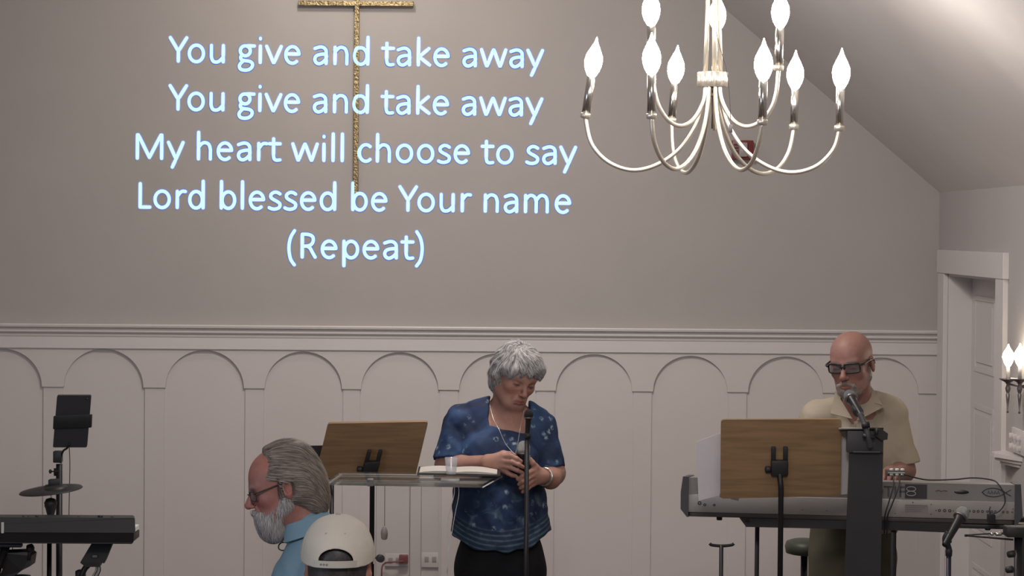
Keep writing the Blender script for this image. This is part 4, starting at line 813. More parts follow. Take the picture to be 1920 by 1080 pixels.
class SDF:
    def __init__(s): s.ops = []; s.disp = None
    def cap(s, a, b, ra, rb=None, k=0.012, sub=False, cut=None):
        a, b = V3(a), V3(b); rb = ra if rb is None else rb
        def f(Q):
            ab = b-a; t = np.clip(((Q-a) @ ab)/max(ab @ ab, 1e-12), 0, 1); d = np.linalg.norm(Q-a-t[:, None]*ab, axis=1)-(ra+(rb-ra)*t)
            if cut is not None: d = np.maximum(d, (Q-cut[0]) @ cut[1])
            return d
        s.ops.append((f, (a+b)/2, np.linalg.norm(b-a)/2+max(ra, rb), k, sub)); return s
    def ell(s, c, r, R=None, k=0.015, sub=False):
        c = V3(c); r = np.array(r, float); R = np.eye(3) if R is None else R
        def f(Q):
            q = (Q-c) @ R; k0 = np.linalg.norm(q/r, axis=1); k1 = np.linalg.norm(q/(r*r), axis=1)
            return np.where(k1 > 1e-6, k0*(k0-1)/np.maximum(k1, 1e-6), -r.min())
        s.ops.append((f, c, r.max(), k, sub)); return s
    def fn(s, f, c, rad, k=0.0, sub=False): s.ops.append((f, V3(c), rad, k, sub)); return s
    def ev(s, Q, pad=0.08):
        d = np.full(len(Q), 1.0)
        for f, c, rad, k, sub in s.ops:
            m = np.linalg.norm(Q-c, axis=1) < rad+pad
            if not m.any(): continue
            q = f(Q[m]); e = d[m]
            if sub:
                q = -q
                if k > 0: h = np.maximum(k-np.abs(e-q), 0)/k; d[m] = np.maximum(e, q)+h*h*k*.25
                else: d[m] = np.maximum(e, q)
            else:
                if k > 0: h = np.maximum(k-np.abs(e-q), 0)/k; d[m] = np.minimum(e, q)-h*h*k*.25
                else: d[m] = np.minimum(e, q)
        if s.disp is not None: d = d+s.disp(Q)
        return d
    def grad(s, Q, e=0.002):
        g = np.stack([s.ev(Q+np.eye(3)[i]*e)-s.ev(Q-np.eye(3)[i]*e) for i in range(3)], 1)
        return g/np.maximum(np.linalg.norm(g, axis=1, keepdims=True), 1e-9)
    def mesh(s, h=0.004, relax=1):
        lo = np.min([c-r for f, c, r, k, sub in s.ops if not sub], 0)-2*h-0.01; hi = np.max([c+r for f, c, r, k, sub in s.ops if not sub], 0)+2*h+0.01
        B = 8; nb = np.ceil((hi-lo)/(B*h)).astype(int); n = nb*B+1
        gi = np.stack(np.meshgrid(*[np.arange(x) for x in nb], indexing='ij'), -1).reshape(-1, 3)
        cen = lo+(gi*B+B/2)*h; dc = s.ev(cen, 0.2); act = gi[np.abs(dc) < B*h*1.15+0.012]
        g = np.ones(tuple(n), np.float32)
        # inactive blocks keep the sign of their centre
        ina = gi[(np.abs(dc) >= B*h*1.15+0.012) & (dc < 0)]
        for a in ina: g[a[0]*B:a[0]*B+B+1, a[1]*B:a[1]*B+B+1, a[2]*B:a[2]*B+B+1] = -1
        off = np.stack(np.meshgrid(*[np.arange(B+1)]*3, indexing='ij'), -1).reshape(-1, 3)
        for i0 in range(0, len(act), 400):
            A = act[i0:i0+400]; idx = (A[:, None, :]*B+off[None]).reshape(-1, 3)
            # evaluate per chunk, skipping far primitives through their bounding spheres
            val = s.ev(lo+idx*h, 0.05).astype(np.float32); g[idx[:, 0], idx[:, 1], idx[:, 2]] = val
        ins = g < 0
        c8 = [(i, j, k) for i in (0, 1) for j in (0, 1) for k in (0, 1)]
        sh = tuple(x-1 for x in n); cnt = np.zeros(sh, np.int8)
        for i, j, k in c8: cnt += ins[i:i+sh[0], j:j+sh[1], k:k+sh[2]]
        cells = np.argwhere((cnt > 0) & (cnt < 8)); vid = np.full(sh, -1, np.int64); vid[tuple(cells.T)] = np.arange(len(cells))
        vals = np.stack([g[cells[:, 0]+i, cells[:, 1]+j, cells[:, 2]+k] for i, j, k in c8], 1)
        acc = np.zeros((len(cells), 3)); ct = np.zeros(len(cells))
        for a in range(8):
            for b in range(a+1, 8):
                pa, pb = np.array(c8[a]), np.array(c8[b])
                if np.abs(pa-pb).sum() != 1: continue
                m = (vals[:, a] < 0) != (vals[:, b] < 0); t = np.where(m, vals[:, a]/np.where(m, vals[:, a]-vals[:, b], 1), 0)
                acc += np.where(m[:, None], pa+t[:, None]*(pb-pa), 0); ct += m
        V = lo+(cells+acc/ct[:, None])*h
        F = []
        for ax in range(3):
            u, v = (ax+1) % 3, (ax+2) % 3
            s0 = [slice(0, x) for x in n]; s1 = [slice(0, x) for x in n]; s0[ax] = slice(0, n[ax]-1); s1[ax] = slice(1, n[ax])
            A, Bm = ins[tuple(s0)], ins[tuple(s1)]; e = np.argwhere(A != Bm)
            e = e[(e[:, u] > 0) & (e[:, v] > 0) & (e[:, u] < n[u]-1) & (e[:, v] < n[v]-1)]
            fl = A[tuple(e.T)]
            def cell(du, dv): q = e.copy(); q[:, u] -= du; q[:, v] -= dv; return vid[tuple(q.T)]
            quad = np.stack([cell(1, 1), cell(0, 1), cell(0, 0), cell(1, 0)], 1); quad[~fl] = quad[~fl][:, ::-1]; F.append(quad)
        F = np.concatenate(F); F = F[(F >= 0).all(1)]
        for _ in range(relax):
            S = np.zeros_like(V); N_ = np.zeros(len(V))
            for a in range(4):
                i, j = F[:, a], F[:, (a+1) % 4]; np.add.at(S, i, V[j]); np.add.at(S, j, V[i]); np.add.at(N_, i, 1); np.add.at(N_, j, 1)
            V = V*0.5+0.5*S/np.maximum(N_, 1)[:, None]
        return V, F
def npmesh(name, V, F, col=None, F3=None):
    me = bpy.data.meshes.new(name); me.vertices.add(len(V)); me.vertices.foreach_set('co', np.ascontiguousarray(V, np.float32).ravel())
    me.loops.add(F.size); me.loops.foreach_set('vertex_index', F.ravel().astype(np.int32)); me.polygons.add(len(F))
    me.polygons.foreach_set('loop_start', np.arange(0, F.size, F.shape[1], dtype=np.int32)); me.polygons.foreach_set('use_smooth', np.ones(len(F), bool))
    me.update(calc_edges=True); me.validate()
    if col is not None:
        a = me.attributes.new('Col', 'FLOAT_COLOR', 'POINT'); a.data.foreach_set('color', np.concatenate([col, np.ones((len(V), 1))], 1).astype(np.float32).ravel())
    return me
def wrinkle(seed, amp, freq):
    r = np.random.default_rng(seed); ks = r.normal(size=(6, 3))*freq; ph = r.uniform(0, 6.28, 6)
    return lambda Q: amp*sum(np.sin(Q @ k+p+1.3*np.sin(Q @ k[::-1]*0.6)) for k, p in zip(ks, ph))/3
def sm(x, a, b): t = np.clip((x-a)/(b-a), 0, 1); return t*t*(3-2*t)
def blob(q, c, r): return np.exp(-(((q-np.array(c))/np.array(r))**2).sum(1))

def head(S, F, jaw=1.0, wide=1.0, nose=1.0, age=0.5, ear=True, open_eye=0.0, mouth_open=0.0):
    k = F.k
    def E(c, r, kk=.015, sub=False, R=None): S.ell(F.w(*c), [r[0]*k, r[1]*k, r[2]*k], F.R if R is None else F.R @ R, kk*k, sub)
    def C(a, b, ra, rb=None, kk=.01, sub=False): S.cap(F.w(*a), F.w(*b), ra*k, (ra if rb is None else rb)*k, kk*k, sub)
    E((0, -.012, .032), (.074*wide, .096, .084), .01)
    E((0, .030, .026), (.064*wide, .062, .070), .02)          # forehead
    E((0, -.006, .052), (.067*wide, .078, .058), .02)
    E((0, .024, -.038), (.060*wide, .062, .072), .03)         # face block
    E((0, .056, -.088), (.030*jaw, .028, .026), .03)          # chin
    C((-.048*jaw, .0, -.058), (-.022, .058, -.088), .016, .018, .03); C((.048*jaw, .0, -.058), (.022, .058, -.088), .016, .018, .03)
    E((-.040*wide, .058, -.022), (.020, .018, .017), .02); E((.040*wide, .058, -.022), (.020, .018, .017), .02)   # cheekbones
    C((-.042, .072, .020), (-.010, .085, .016), .0085, .009, .014); C((.042, .072, .020), (.010, .085, .016), .0085, .009, .014)  # brow
    E((-.031, .092, -.002), (.016, .014, .011), .012, True); E((.031, .092, -.002), (.016, .014, .011), .012, True)          # sockets
    for s in (-1, 1):
        E((s*.031, .0735, -.001), (.0155, .0125, .0115), .004)                 # lids
        C((s*.019, .0845, -.0045), (s*.043, .080, -.004), .0016, None, .001, True)   # lid crease / aperture
        C((s*.022, .078, -.017), (s*.040, .075, -.015), .0015, None, .004, True)
    C((0, .083, .010), (0, .108*1.0, -.030), .0068*nose, .0095*nose, .012)     # nose bridge
    E((0, .1075, -.034), (.0105*nose, .0105, .0095), .008)
    E((-.0115*nose, .0975, -.037), (.0065, .0085, .0065), .005); E((.0115*nose, .0975, -.037), (.0065, .0085, .0065), .005)
    E((-.0065, .1005, -.0445), (.0035, .0045, .0025), .003, True); E((.0065, .1005, -.0445), (.0035, .0045, .0025), .003, True)
    E((0, .082, -.064), (.028, .014, .018), .015)                              # muzzle
    C((-.020, .086, -.0645), (0, .0945, -.0610), .0035, .0048, .005); C((.020, .086, -.0645), (0, .0945, -.0610), .0035, .0048, .005)
    C((-.017, .086, -.0720), (0, .0925, -.0735), .0040, .0055, .005); C((.017, .086, -.0720), (0, .0925, -.0735), .0040, .0055, .005)
    C((-.023, .087, -.0675), (0, .0985, -.0670), .0013, None, .002, True); C((.023, .087, -.0675), (0, .0985, -.0670), .0013, None, .002, True)
    C((-.013, .090, -.082), (.013, .090, -.082), .003, None, .008, True)       # under lip
    for s in (-1, 1): C((s*.019, .088, -.038), (s*.031, .077, -.066), .0018, None, .006*age+.002, True)   # nasolabial
    if ear:
        for s in (-1, 1):
            Re = rotm(s*18, 0, 0)
            E((s*.078*wide, -.012, -.006), (.0085, .0185, .031), .006, False, Re)
            E((s*.085*wide, -.008, -.002), (.0060, .0105, .017), .004, True, Re)
            E((s*.083*wide, -.002, -.020), (.0045, .006, .007), .003, False, Re)
def face_color(q, base, lip=(0.30, 0.10, 0.09), flush=0.6):
    """q: local head coords; returns RGB of the skin itself"""
    b = np.tile(np.array(base, float), (len(q), 1))
    red = np.array([1.05, 0.72, 0.70])
    f = flush*(blob(q, (.04, .07, -.03), (.02, .04, .02))+blob(q, (-.04, .07, -.03), (.02, .04, .02))+blob(q, (0, .105, -.034), (.014, .02, .014))+.6*blob(q, (.082, -.01, 0), (.02, .03, .04))+.6*blob(q, (-.082, -.01, 0), (.02, .03, .04)))
    f = np.clip(f, 0, 1)[:, None]; b = b*(1-f)+b*red*f
    l = (sm(q[:, 1], .080, .086)*np.exp(-((q[:, 0]/.020)**4))*np.exp(-(((q[:, 2]+.0675)/.0085)**4)))[:, None]; b = b*(1-l)+np.array(lip)*l
    for s in (-1, 1):
        e = (sm(q[:, 1], .070, .076)*np.exp(-(((q[:, 0]-s*.031)/.014)**4))*np.exp(-(((q[:, 2]+.005)/.0022)**2)))[:, None]; b = b*(1-.85*e)+np.array((.03, .02, .02))*.85*e   # lash line
        w_ = (sm(q[:, 1], .055, .065)*blob(q, (s*.031, .08, -.004), (.016, .04, .014)))[:, None]; b = b*(1-.22*w_)
    return b
def brows(b, q, col, st=0.7, th=.0042):
    for s in (-1, 1):
        x = q[:, 0]*s; zc = .019+.004*np.sin((x-.012)/.034*PI)
        e = (sm(q[:, 1], .06, .07)*sm(x, .008, .013)*(1-sm(x, .044, .052))*np.exp(-(((q[:, 2]-zc)/th)**2)))[:, None]*st; b = b*(1-e)+np.array(col)*e
    return b
def chain(S, pts, rs, k=0.004):
    for i in range(len(pts)-1): S.cap(pts[i], pts[i+1], rs[i], rs[i+1], k if i else k*1.5)
def strands(sdf, roots, flow, n_seg, seg_len, width, lift, jitter, seed=1, off=0.0015):
    """tapered hair ribbons combed along the surface"""
    r = np.random.default_rng(seed); p = roots.copy(); N = len(p); L_ = r.uniform(.6, 1.2, N)[:, None]*seg_len
    d = flow(p)+r.normal(size=p.shape)*jitter; pts = [p.copy()]; nr = [sdf.grad(p)]
    for i in range(n_seg):
        g = sdf.grad(p); f = flow(p)+r.normal(size=p.shape)*jitter*.4; d = .6*d+.4*f; t = d-(d*g).sum(1)[:, None]*g
        t /= np.maximum(np.linalg.norm(t, axis=1, keepdims=True), 1e-6); p = p+t*L_
        dd = sdf.ev(p); p = p-g*(dd-(off+lift*((i+1)/n_seg)**1.5*L_[:, 0]/seg_len))[:, None]; pts.append(p.copy()); nr.append(g)
    V = []; F = []; m = n_seg+1
    for i in range(m):
        a = pts[i]; t = pts[min(i+1, n_seg)]-pts[max(i-1, 0)]; sd = np.cross(t, nr[i]); sd /= np.maximum(np.linalg.norm(sd, axis=1, keepdims=True), 1e-9)
        wd = width*(1-.8*(i/n_seg)**2)*.5
        V.append(a-sd*wd+nr[i]*0); V.append(a+nr[i]*wd*.7); V.append(a+sd*wd)
    global STRC; STRC = np.repeat(np.clip(r.normal(.55, .28, N), 0, 1), 3*m)
    V = np.stack(V, 1).reshape(-1, 3); base = np.arange(N)[:, None]*3*m
    for i in range(n_seg):
        for j in (0, 1): F.append(base+np.array([[3*i+j, 3*i+j+1, 3*i+3+j+1, 3*i+3+j]]))
    return V, np.concatenate(F)
def hairmesh(name, V0, F0, SV, SF, c1, c2, base_t=.25):
    V, F = join((V0, F0), (SV, SF)); t = np.concatenate([np.full(len(V0), base_t), STRC])[:, None]
    return npmesh(name, V, F, np.array(c1)*(1-t)+np.array(c2)*t)
M_HAIR = mat('hair_strands', (0, 0, 0), .5, noise=.12, nscale=30, attr='Col', spec=.35)
def join(*vf):
    Vs, Fs, o = [], [], 0
    for V, F in vf: Vs.append(V); Fs.append(F+o); o += len(V)
    return np.concatenate(Vs), np.concatenate(Fs)
def hair_mat(name, c1, c2, sc=160):
    m = bpy.data.materials.new(name); m.use_nodes = True; N = m.node_tree.nodes; L = m.node_tree.links; b = N['Principled BSDF']
    g = N.new('ShaderNodeTexCoord'); nz = N.new('ShaderNodeTexNoise'); nz.inputs['Scale'].default_value = sc; nz.inputs['Detail'].default_value = 3
    n2 = N.new('ShaderNodeTexNoise'); n2.inputs['Scale'].default_value = sc*.15; ad = N.new('ShaderNodeMath'); ad.operation = 'AVERAGE' if False else 'ADD'
    cr = N.new('ShaderNodeValToRGB'); cr.color_ramp.elements[0].position = .8; cr.color_ramp.elements[1].position = 1.2 if False else 1.0
    cr.color_ramp.elements[0].color = (*c1, 1); cr.color_ramp.elements[1].color = (*c2, 1); cr.color_ramp.elements[0].position = .75
    L.new(g.outputs['Object'], nz.inputs['Vector']); L.new(g.outputs['Object'], n2.inputs['Vector']); L.new(nz.outputs['Fac'], ad.inputs[0]); L.new(n2.outputs['Fac'], ad.inputs[1])
    mm_ = N.new('ShaderNodeMath'); mm_.operation = 'MULTIPLY'; mm_.inputs[1].default_value = 0.88; L.new(ad.outputs[0], mm_.inputs[0])
    L.new(mm_.outputs[0], cr.inputs['Fac']); L.new(cr.outputs['Color'], b.inputs['Base Color']); b.inputs['Roughness'].default_value = .55; return m
def skin_mat(name): return mat(name, (0, 0, 0), 0.5, noise=.06, nscale=60, bump=.15, bscale=350, attr='Col', sss=.12, spec=.35)
M_SKIN = skin_mat('skin')
def cloth(name, col, rough=.85, bump=.25, noise=.05): return mat(name, col, rough, noise=noise, nscale=8, bump=bump, bscale=500, spec=.2)

# ================================================================ the woman in blue
WYp = 9.0
def Q(px, py, dy=0.0): return V3(P(px, py, WYp+dy))
HF = Frame(P(966, 706, WYp-.03), rotm(27, 20, 11), 0.97)
wo = empty('person', 'person in a blue patterned blouse looking down, holding a microphone in both hands', 'person', (P(938, 1000, WYp).x, WYp, PLZ))
S = SDF(); head(S, HF, jaw=1.05, wide=1.02, nose=.92, age=.6)
nb0 = Q(950, 785, .05)
S.cap(HF.w(0, -.03, -.05), nb0, .052, .056, .03); S.cap(HF.w(0, .03, -.095), Q(958, 775, -.02), .024, .035, .035)
S.ell(Q(942, 836, .03), (.155, .112, .155), k=.05)
S.cap(Q(925, 776, .04), Q(862, 791, .03), .030, .042, .04); S.cap(Q(980, 780, .04), Q(1016, 801, .03), .030, .042, .04)
S.ell(Q(908, 850, -.058), (.058, .048, .06), k=.04); S.ell(Q(970, 853, -.058), (.058, .048, .06), k=.04)
S.ell(Q(938, 945, .03), (.165, .125, .17), k=.06)
# arms
S.cap(Q(862, 802, .03), Q(840, 872, .0), .042, .042, .03); S.cap(Q(838, 872, .0), Q(868, 873, -.09), .042, .036, .03); S.cap(Q(868, 873, -.09), Q(916, 866, -.19), .036, .0255, .02)
S.cap(Q(1020, 806, .03), Q(1036, 886, .0), .046, .042, .03); S.cap(Q(1037, 888, .0), Q(1032, 897, -.08), .042, .037, .03); S.cap(Q(1032, 897, -.08), Q(1014, 893, -.175), .036, .0265, .02)
# right hand (picture left) over the microphone
W1 = Q(916, 866, -.19)
kn = [Q(943, 855, -.232), Q(943, 864, -.236), Q(942, 873, -.232), Q(940, 881, -.222)]
for p in kn: S.cap(W1, p, .022, .0115, .012)
fr = [[Q(959, 855, -.262), Q(969, 860, -.268), Q(977, 865, -.266)], [Q(960, 866, -.268), Q(972, 871, -.273), Q(981, 876, -.268)], [Q(958, 877, -.264), Q(970, 882, -.270), Q(979, 886, -.266)], [Q(952, 887, -.250), Q(960, 891, -.256), Q(967, 893, -.254)]]
for p, f_ in zip(kn, fr): chain(S, [p]+f_, [.0105, .0095, .0085, .0072], .003)
chain(S, [Q(924, 860, -.2), Q(944, 851, -.205), Q(958, 852, -.218), Q(969, 856, -.222)], [.017, .013, .0105, .008], .006)
W2 = Q(1014, 893, -.175)
kn = [Q(1001, 881, -.215), Q(1001, 890, -.218), Q(1000, 899, -.214), Q(999, 907, -.205)]
for p in kn: S.cap(W2, p, .0225, .012, .012)
fr = [[Q(990, 887, -.252), Q(980, 893, -.264), Q(971, 899, -.256)], [Q(990, 897, -.254), Q(980, 903, -.266), Q(973, 908, -.258)], [Q(990, 907, -.248), Q(982, 912, -.256), Q(976, 915, -.250)], [Q(990, 914, -.236), Q(985, 919, -.244), Q(980, 922, -.24)]]
for p, f_ in zip(kn, fr): chain(S, [p]+f_, [.0108, .0098, .0088, .0075], .003)
chain(S, [Q(1012, 886, -.18), Q(1004, 876, -.205), Q(998, 868, -.222), Q(994, 861, -.226)], [.018, .0135, .0108, .0085], .006)
V, F = S.mesh(.0032); q = HF.inv(V)
base = np.array((0.33, 0.18, 0.14))
hm = np.linalg.norm(V-HF.c, axis=1) < .15
colr = np.tile(base, (len(V), 1)); fc = brows(face_color(q, base, (.27, .09, .08), .55), q, (.12, .09, .08), .45)
colr[hm] = fc[hm]
hand = sm(-V[:, 1], -(WYp-.12), -(WYp-.2)); colr = colr*(1+.06*hand[:, None])
wbody = link('body', npmesh('body', V, F, colr), M_SKIN, wo)
# blouse
B_ = SDF()
B_.ell(Q(940, 842, .03), (.170, .125, .170), k=.05)
B_.cap(Q(912, 768, .03), Q(866, 788, .03), .050, .056, .05); B_.cap(Q(990, 774, .03), Q(1012, 798, .03), .050, .056, .05)
B_.ell(Q(905, 855, -.07), (.080, .068, .078), k=.04); B_.ell(Q(972, 858, -.07), (.080, .068, .078), k=.04)
B_.ell(Q(937, 945, .02), (.180, .155, .19), k=.06); B_.ell(Q(940, 1015, .02), (.176, .155, .15), k=.05)
B_.ell(Q(880, 1010, .02), (.068, .10, .10), k=.05); B_.ell(Q(1000, 1010, .02), (.062, .10, .10), k=.05)
def planecut(p, n): n = V3(n); return (V3(p), n/np.linalg.norm(n))
B_.cap(Q(862, 797, .03), Q(847, 866, -.005), .058, .072, .035, cut=planecut(Q(858, 862, 0), Q(857, 900, -.02)-Q(862, 800, .03)))
B_.cap(Q(1014, 800, .03), Q(1028, 880, -.005), .058, .067, .035, cut=planecut(Q(1030, 880, 0), Q(1033, 915, -.02)-Q(1016, 800, .03)))
nl, nr_ = P(917, 770, WYp-.08), P(991, 770, WYp-.08)
def neckbox(Qn):
    x = Qn[:, 0]; z = Qn[:, 2]; y = Qn[:, 1]
    fx = x-nl.x; zb_ = P(917, 801, WYp-.1).z+(P(991, 813, WYp-.1).z-P(917, 801, WYp-.1).z)*fx/(nr_.x-nl.x)
    xl = nl.x+0.0*z; d = np.maximum(np.maximum(xl-x, x-nr_.x), zb_-z); return np.maximum(d, y-(WYp+.085))
B_.fn(neckbox, (nl+nr_)/2, .35, .004, True)
hemz = P(940, 1034, WYp-.1).z
def hemcut(Qn): 
    x = Qn[:, 0]; xc = P(938, 1000, WYp).x
    return Qn[:, 2]-(hemz+.055*np.clip(np.abs(x-xc)/.18, 0, 1.2)**2.2+.004*np.sin(x*60))
B_.fn(hemcut, Q(940, 1080), .5, .003, True)
w1 = wrinkle(3, .0045, 24); w2 = wrinkle(9, .0020, 60); folds = lambda Qn: .0035*np.sin(Qn[:, 0]*75+2*np.sin(Qn[:, 2]*9))*sm(-Qn[:, 2], -1.25, -1.05)
B_.disp = lambda Qn: w1(Qn)+w2(Qn)+folds(Qn)
V, F = B_.mesh(.0042)
def blouse_mat():
    m = bpy.data.materials.new('blue_patterned_cotton'); m.use_nodes = True; N = m.node_tree.nodes; L = m.node_tree.links; b = N['Principled BSDF']; b.inputs['Roughness'].default_value = .75; b.inputs['Specular IOR Level'].default_value = .25
    tc = N.new('ShaderNodeTexCoord')
    def noise(s, d=3, dist=0): n = N.new('ShaderNodeTexNoise'); n.inputs['Scale'].default_value = s; n.inputs['Detail'].default_value = d; n.inputs['Distortion'].default_value = dist; L.new(tc.outputs['Object'], n.inputs['Vector']); return n.outputs['Fac']
    def ramp(src, stops):
        r = N.new('ShaderNodeValToRGB'); e = r.color_ramp.elements
        while len(e) < len(stops): e.new(.5)
        for i, (p, c) in enumerate(stops): e[i].position = p; e[i].color = (*c, 1)
        L.new(src, r.inputs['Fac']); return r.outputs['Color']
    def mix(f, a, c): x = N.new('ShaderNodeMix'); x.data_type = 'RGBA'; L.new(f, x.inputs['Factor']); (L.new(a, x.inputs['A']) if not isinstance(a, tuple) else setattr(x.inputs['A'], 'default_value', (*a, 1))); (L.new(c, x.inputs['B']) if not isinstance(c, tuple) else setattr(x.inputs['B'], 'default_value', (*c, 1))); return x.outputs['Result']
    def math_(op, a, v): x = N.new('ShaderNodeMath'); x.operation = op; L.new(a, x.inputs[0]); (L.new(v, x.inputs[1]) if not isinstance(v, (int, float)) else setattr(x.inputs[1], 'default_value', v)); return x.outputs[0]
    ground = ramp(noise(6, 4, .8), [(.32, (.009, .014, .032)), (.50, (.017, .034, .085)), (.66, (.034, .070, .150))])
    # small pale blossoms, in clusters
    vo = N.new('ShaderNodeTexVoronoi'); vo.inputs['Scale'].default_value = 30; vo.inputs['Randomness'].default_value = 1; L.new(tc.outputs['Object'], vo.inputs['Vector'])
    dots = ramp(vo.outputs['Distance'], [(.16, (1, 1, 1)), (.38, (0, 0, 0))]); clus = ramp(noise(9, 2), [(.46, (0, 0, 0)), (.56, (1, 1, 1))]); fine = ramp(noise(110, 3), [(.40, (0, 0, 0)), (.60, (1, 1, 1))])
    f1 = math_('MULTIPLY', dots, clus); f1 = math_('MULTIPLY', f1, fine); f1 = math_('MULTIPLY', f1, .75)
    c1 = mix(f1, ground, (.30, .42, .50))
    # soft smoky patches low on the front
    sp = N.new('ShaderNodeSeparateXYZ'); L.new(tc.outputs['Object'], sp.inputs[0]); z = sp.outputs['Z']
    hz = hemz-PLZ
    lo_ = N.new('ShaderNodeMapRange'); lo_.inputs['From Min'].default_value = hz+.24; lo_.inputs['From Max'].default_value = hz+.16; L.new(z, lo_.inputs['Value'])
    f2 = math_('MULTIPLY', ramp(noise(16, 5, 1.0), [(.52, (0, 0, 0)), (.72, (1, 1, 1))]), lo_.outputs['Result']); f2 = math_('MULTIPLY', f2, .55); c2 = mix(f2, c1, (.20, .29, .33))
    # striped hem band following the curved hem
    x_ = math_('ABSOLUTE', sp.outputs['X'], 0); xq = math_('POWER', math_('MULTIPLY', x_, 1/.18), 2.2); zz = math_('SUBTRACT', z, math_('MULTIPLY', xq, .055))
    st = math_('SINE', math_('MULTIPLY', zz, 330), 0); st = math_('MULTIPLY', math_('ADD', st, 1), .5)
    band = N.new('ShaderNodeMapRange'); band.inputs['From Min'].default_value = hz+.085; band.inputs['From Max'].default_value = hz+.075; L.new(zz, band.inputs['Value'])
    stripes = ramp(math_('MULTIPLY', st, ramp(noise(30, 2), [(.3, (.6, .6, .6)), (.6, (1, 1, 1))])), [(.45, (.018, .032, .060)), (.8, (.07, .115, .15))]); c3 = mix(math_('MULTIPLY', band.outputs['Result'], .85), c2, stripes)
    L.new(c3, b.inputs['Base Color']); return m
link('blouse', npmesh('blouse', V, F), blouse_mat(), wo)
# trousers and shoes
T_ = SDF(); T_.ell(Q(938, 1042, .03), (.160, .130, .17), k=.05)
for s, x in ((-1, 896), (1, 980)):
    f0 = V3((P(x, 1000, WYp).x+s*.01, WYp+.02, PLZ+.06)); T_.cap(Q(x+s*-4, 1075, .02), f0, .098, .058, .05, cut=(V3((0, 0, PLZ+.05)), V3((0, 0, -1))))
T_.disp = wrinkle(5, .004, 18); V, F = T_.mesh(.009); link('trousers', npmesh('trousers', V, F), cloth('black_trouser_cloth', (.010, .010, .012)), wo)
def shoes(parent, xs, y, dirv, m, nm='shoe'):
    d = np.array(dirv, float)
    for x in xs:
        H = SDF(); a = V3((x, y, PLZ+.045)); H.cap(a-d*.02, a+d*.15-np.array([0, 0, .018]), .042, .030, .02); H.cap(a-d*.03, a-d*.03+np.array([0, 0, .04]), .040, .038, .02)
        H.fn(lambda q_: q_[:, 2]-(PLZ+.001), a, .4, 0, True); V, F = H.mesh(.007); link(nm, npmesh(nm, V, F), m, parent)
shoes(wo, (P(896, 1000, WYp).x, P(980, 1000, WYp).x), WYp, (0, -1, 0), M_BLACK)
# hair
def skull_hair(F, grow, front=.062, fr_z=.045, nape=-.05, side=-.02, wide=1.0, extra=None):
    S = SDF(); k = F.k; c = F.w(0, -.014, .036)
    S.ell(c, [(.074*wide+grow)*k, (.098+grow)*k, (.086+grow)*k], F.R, 0); S.ell(F.w(0, -.035, -.012), [(.070*wide+grow*.8)*k, (.070+grow)*k, (.070+grow*.3)*k], F.R, .03*k)
    if extra: extra(S, F)
    return S
def wh(S, F):
    k = F.k
    S.ell(F.w(0, .048, .070), [.056*k, .034*k, .032*k], F.R, .03*k)      # fringe volume
    S.ell(F.w(.046, .050, .056), [.028*k, .030*k, .026*k], F.R, .02*k); S.ell(F.w(-.050, .036, .045), [.026*k, .034*k, .030*k], F.R, .02*k)
    for s in (-1, 1): S.ell(F.w(s*.067, .002, .020), [.016*k, .034*k, .040*k], F.R, .02*k)
    S.ell(F.w(0, -.055, -.050), [.054*k, .040*k, .046*k], F.R, .03*k)
    def facecut(Qn):
        q = F.inv(Qn); zl_ = .036+.008*np.cos(q[:, 0]/.02)+.12*q[:, 0]-.35*np.clip(np.abs(q[:, 0])-.056, 0, .04)
        d = np.maximum(q[:, 2]-zl_, .014-q[:, 1]); return np.maximum(d, -(q[:, 2]+.3))*k
    S.fn(facecut, F.w(0, .08, -.04), .2, .008, True)
HS = skull_hair(HF, .008, wide=1.0, extra=wh)
def clump(F, amp, seed):
    r = np.random.default_rng(seed)
    def f(Qn):
        q = F.inv(Qn); a = np.arctan2(q[:, 0], -q[:, 1]-.02); e = np.arctan2(q[:, 2]-.02, np.hypot(q[:, 0], q[:, 1]+.02))
        return amp*(np.sin(a*11+3*np.sin(e*3)+1)+.7*np.sin(a*23+5*e+np.sin(e*9))+.6*np.sin(e*14+2*a))/2
    return f
HS.disp = clump(HF, .0060, 1); V, F = HS.mesh(.0036)
V0, F0 = V, F; HS.disp = None
HS.disp = clump(HF, .0040, 1); r_ = rng.integers(0, len(V), 9000); roots = V[r_]
qq = HF.inv(roots); roots = roots[(qq[:, 2] > .0) | (qq[:, 1] < .02)]
def flow_w(p):
    q = HF.inv(p); d = np.stack([q[:, 0]*6+.25, (q[:, 1]-.0)*6+.15, -np.ones(len(q))*(.25+3*np.clip(.10-q[:, 2], 0, .2))], 1)
    d[:, 1] += np.where(q[:, 1] > .03, .3, 0)
    d[:, 0] += .32*np.sin(q[:, 2]*55+q[:, 0]*22+q[:, 1]*30)+.15*np.sin(q[:, 0]*70+q[:, 1]*60); d[:, 1] += .35*np.sin(q[:, 0]*48+q[:, 2]*40)
    w_ = d*np.array([1, -1, 1]); w_ = w_ @ HF.R.T; return w_/np.linalg.norm(w_, axis=1, keepdims=True)
SV, SF = strands(HS, roots, flow_w, 6, .0070, .0022, .008, .20, 2)
link('hair', hairmesh('hair', V0, F0, SV, SF, (.12, .115, .115), (.52, .51, .50)), M_HAIR, wo)
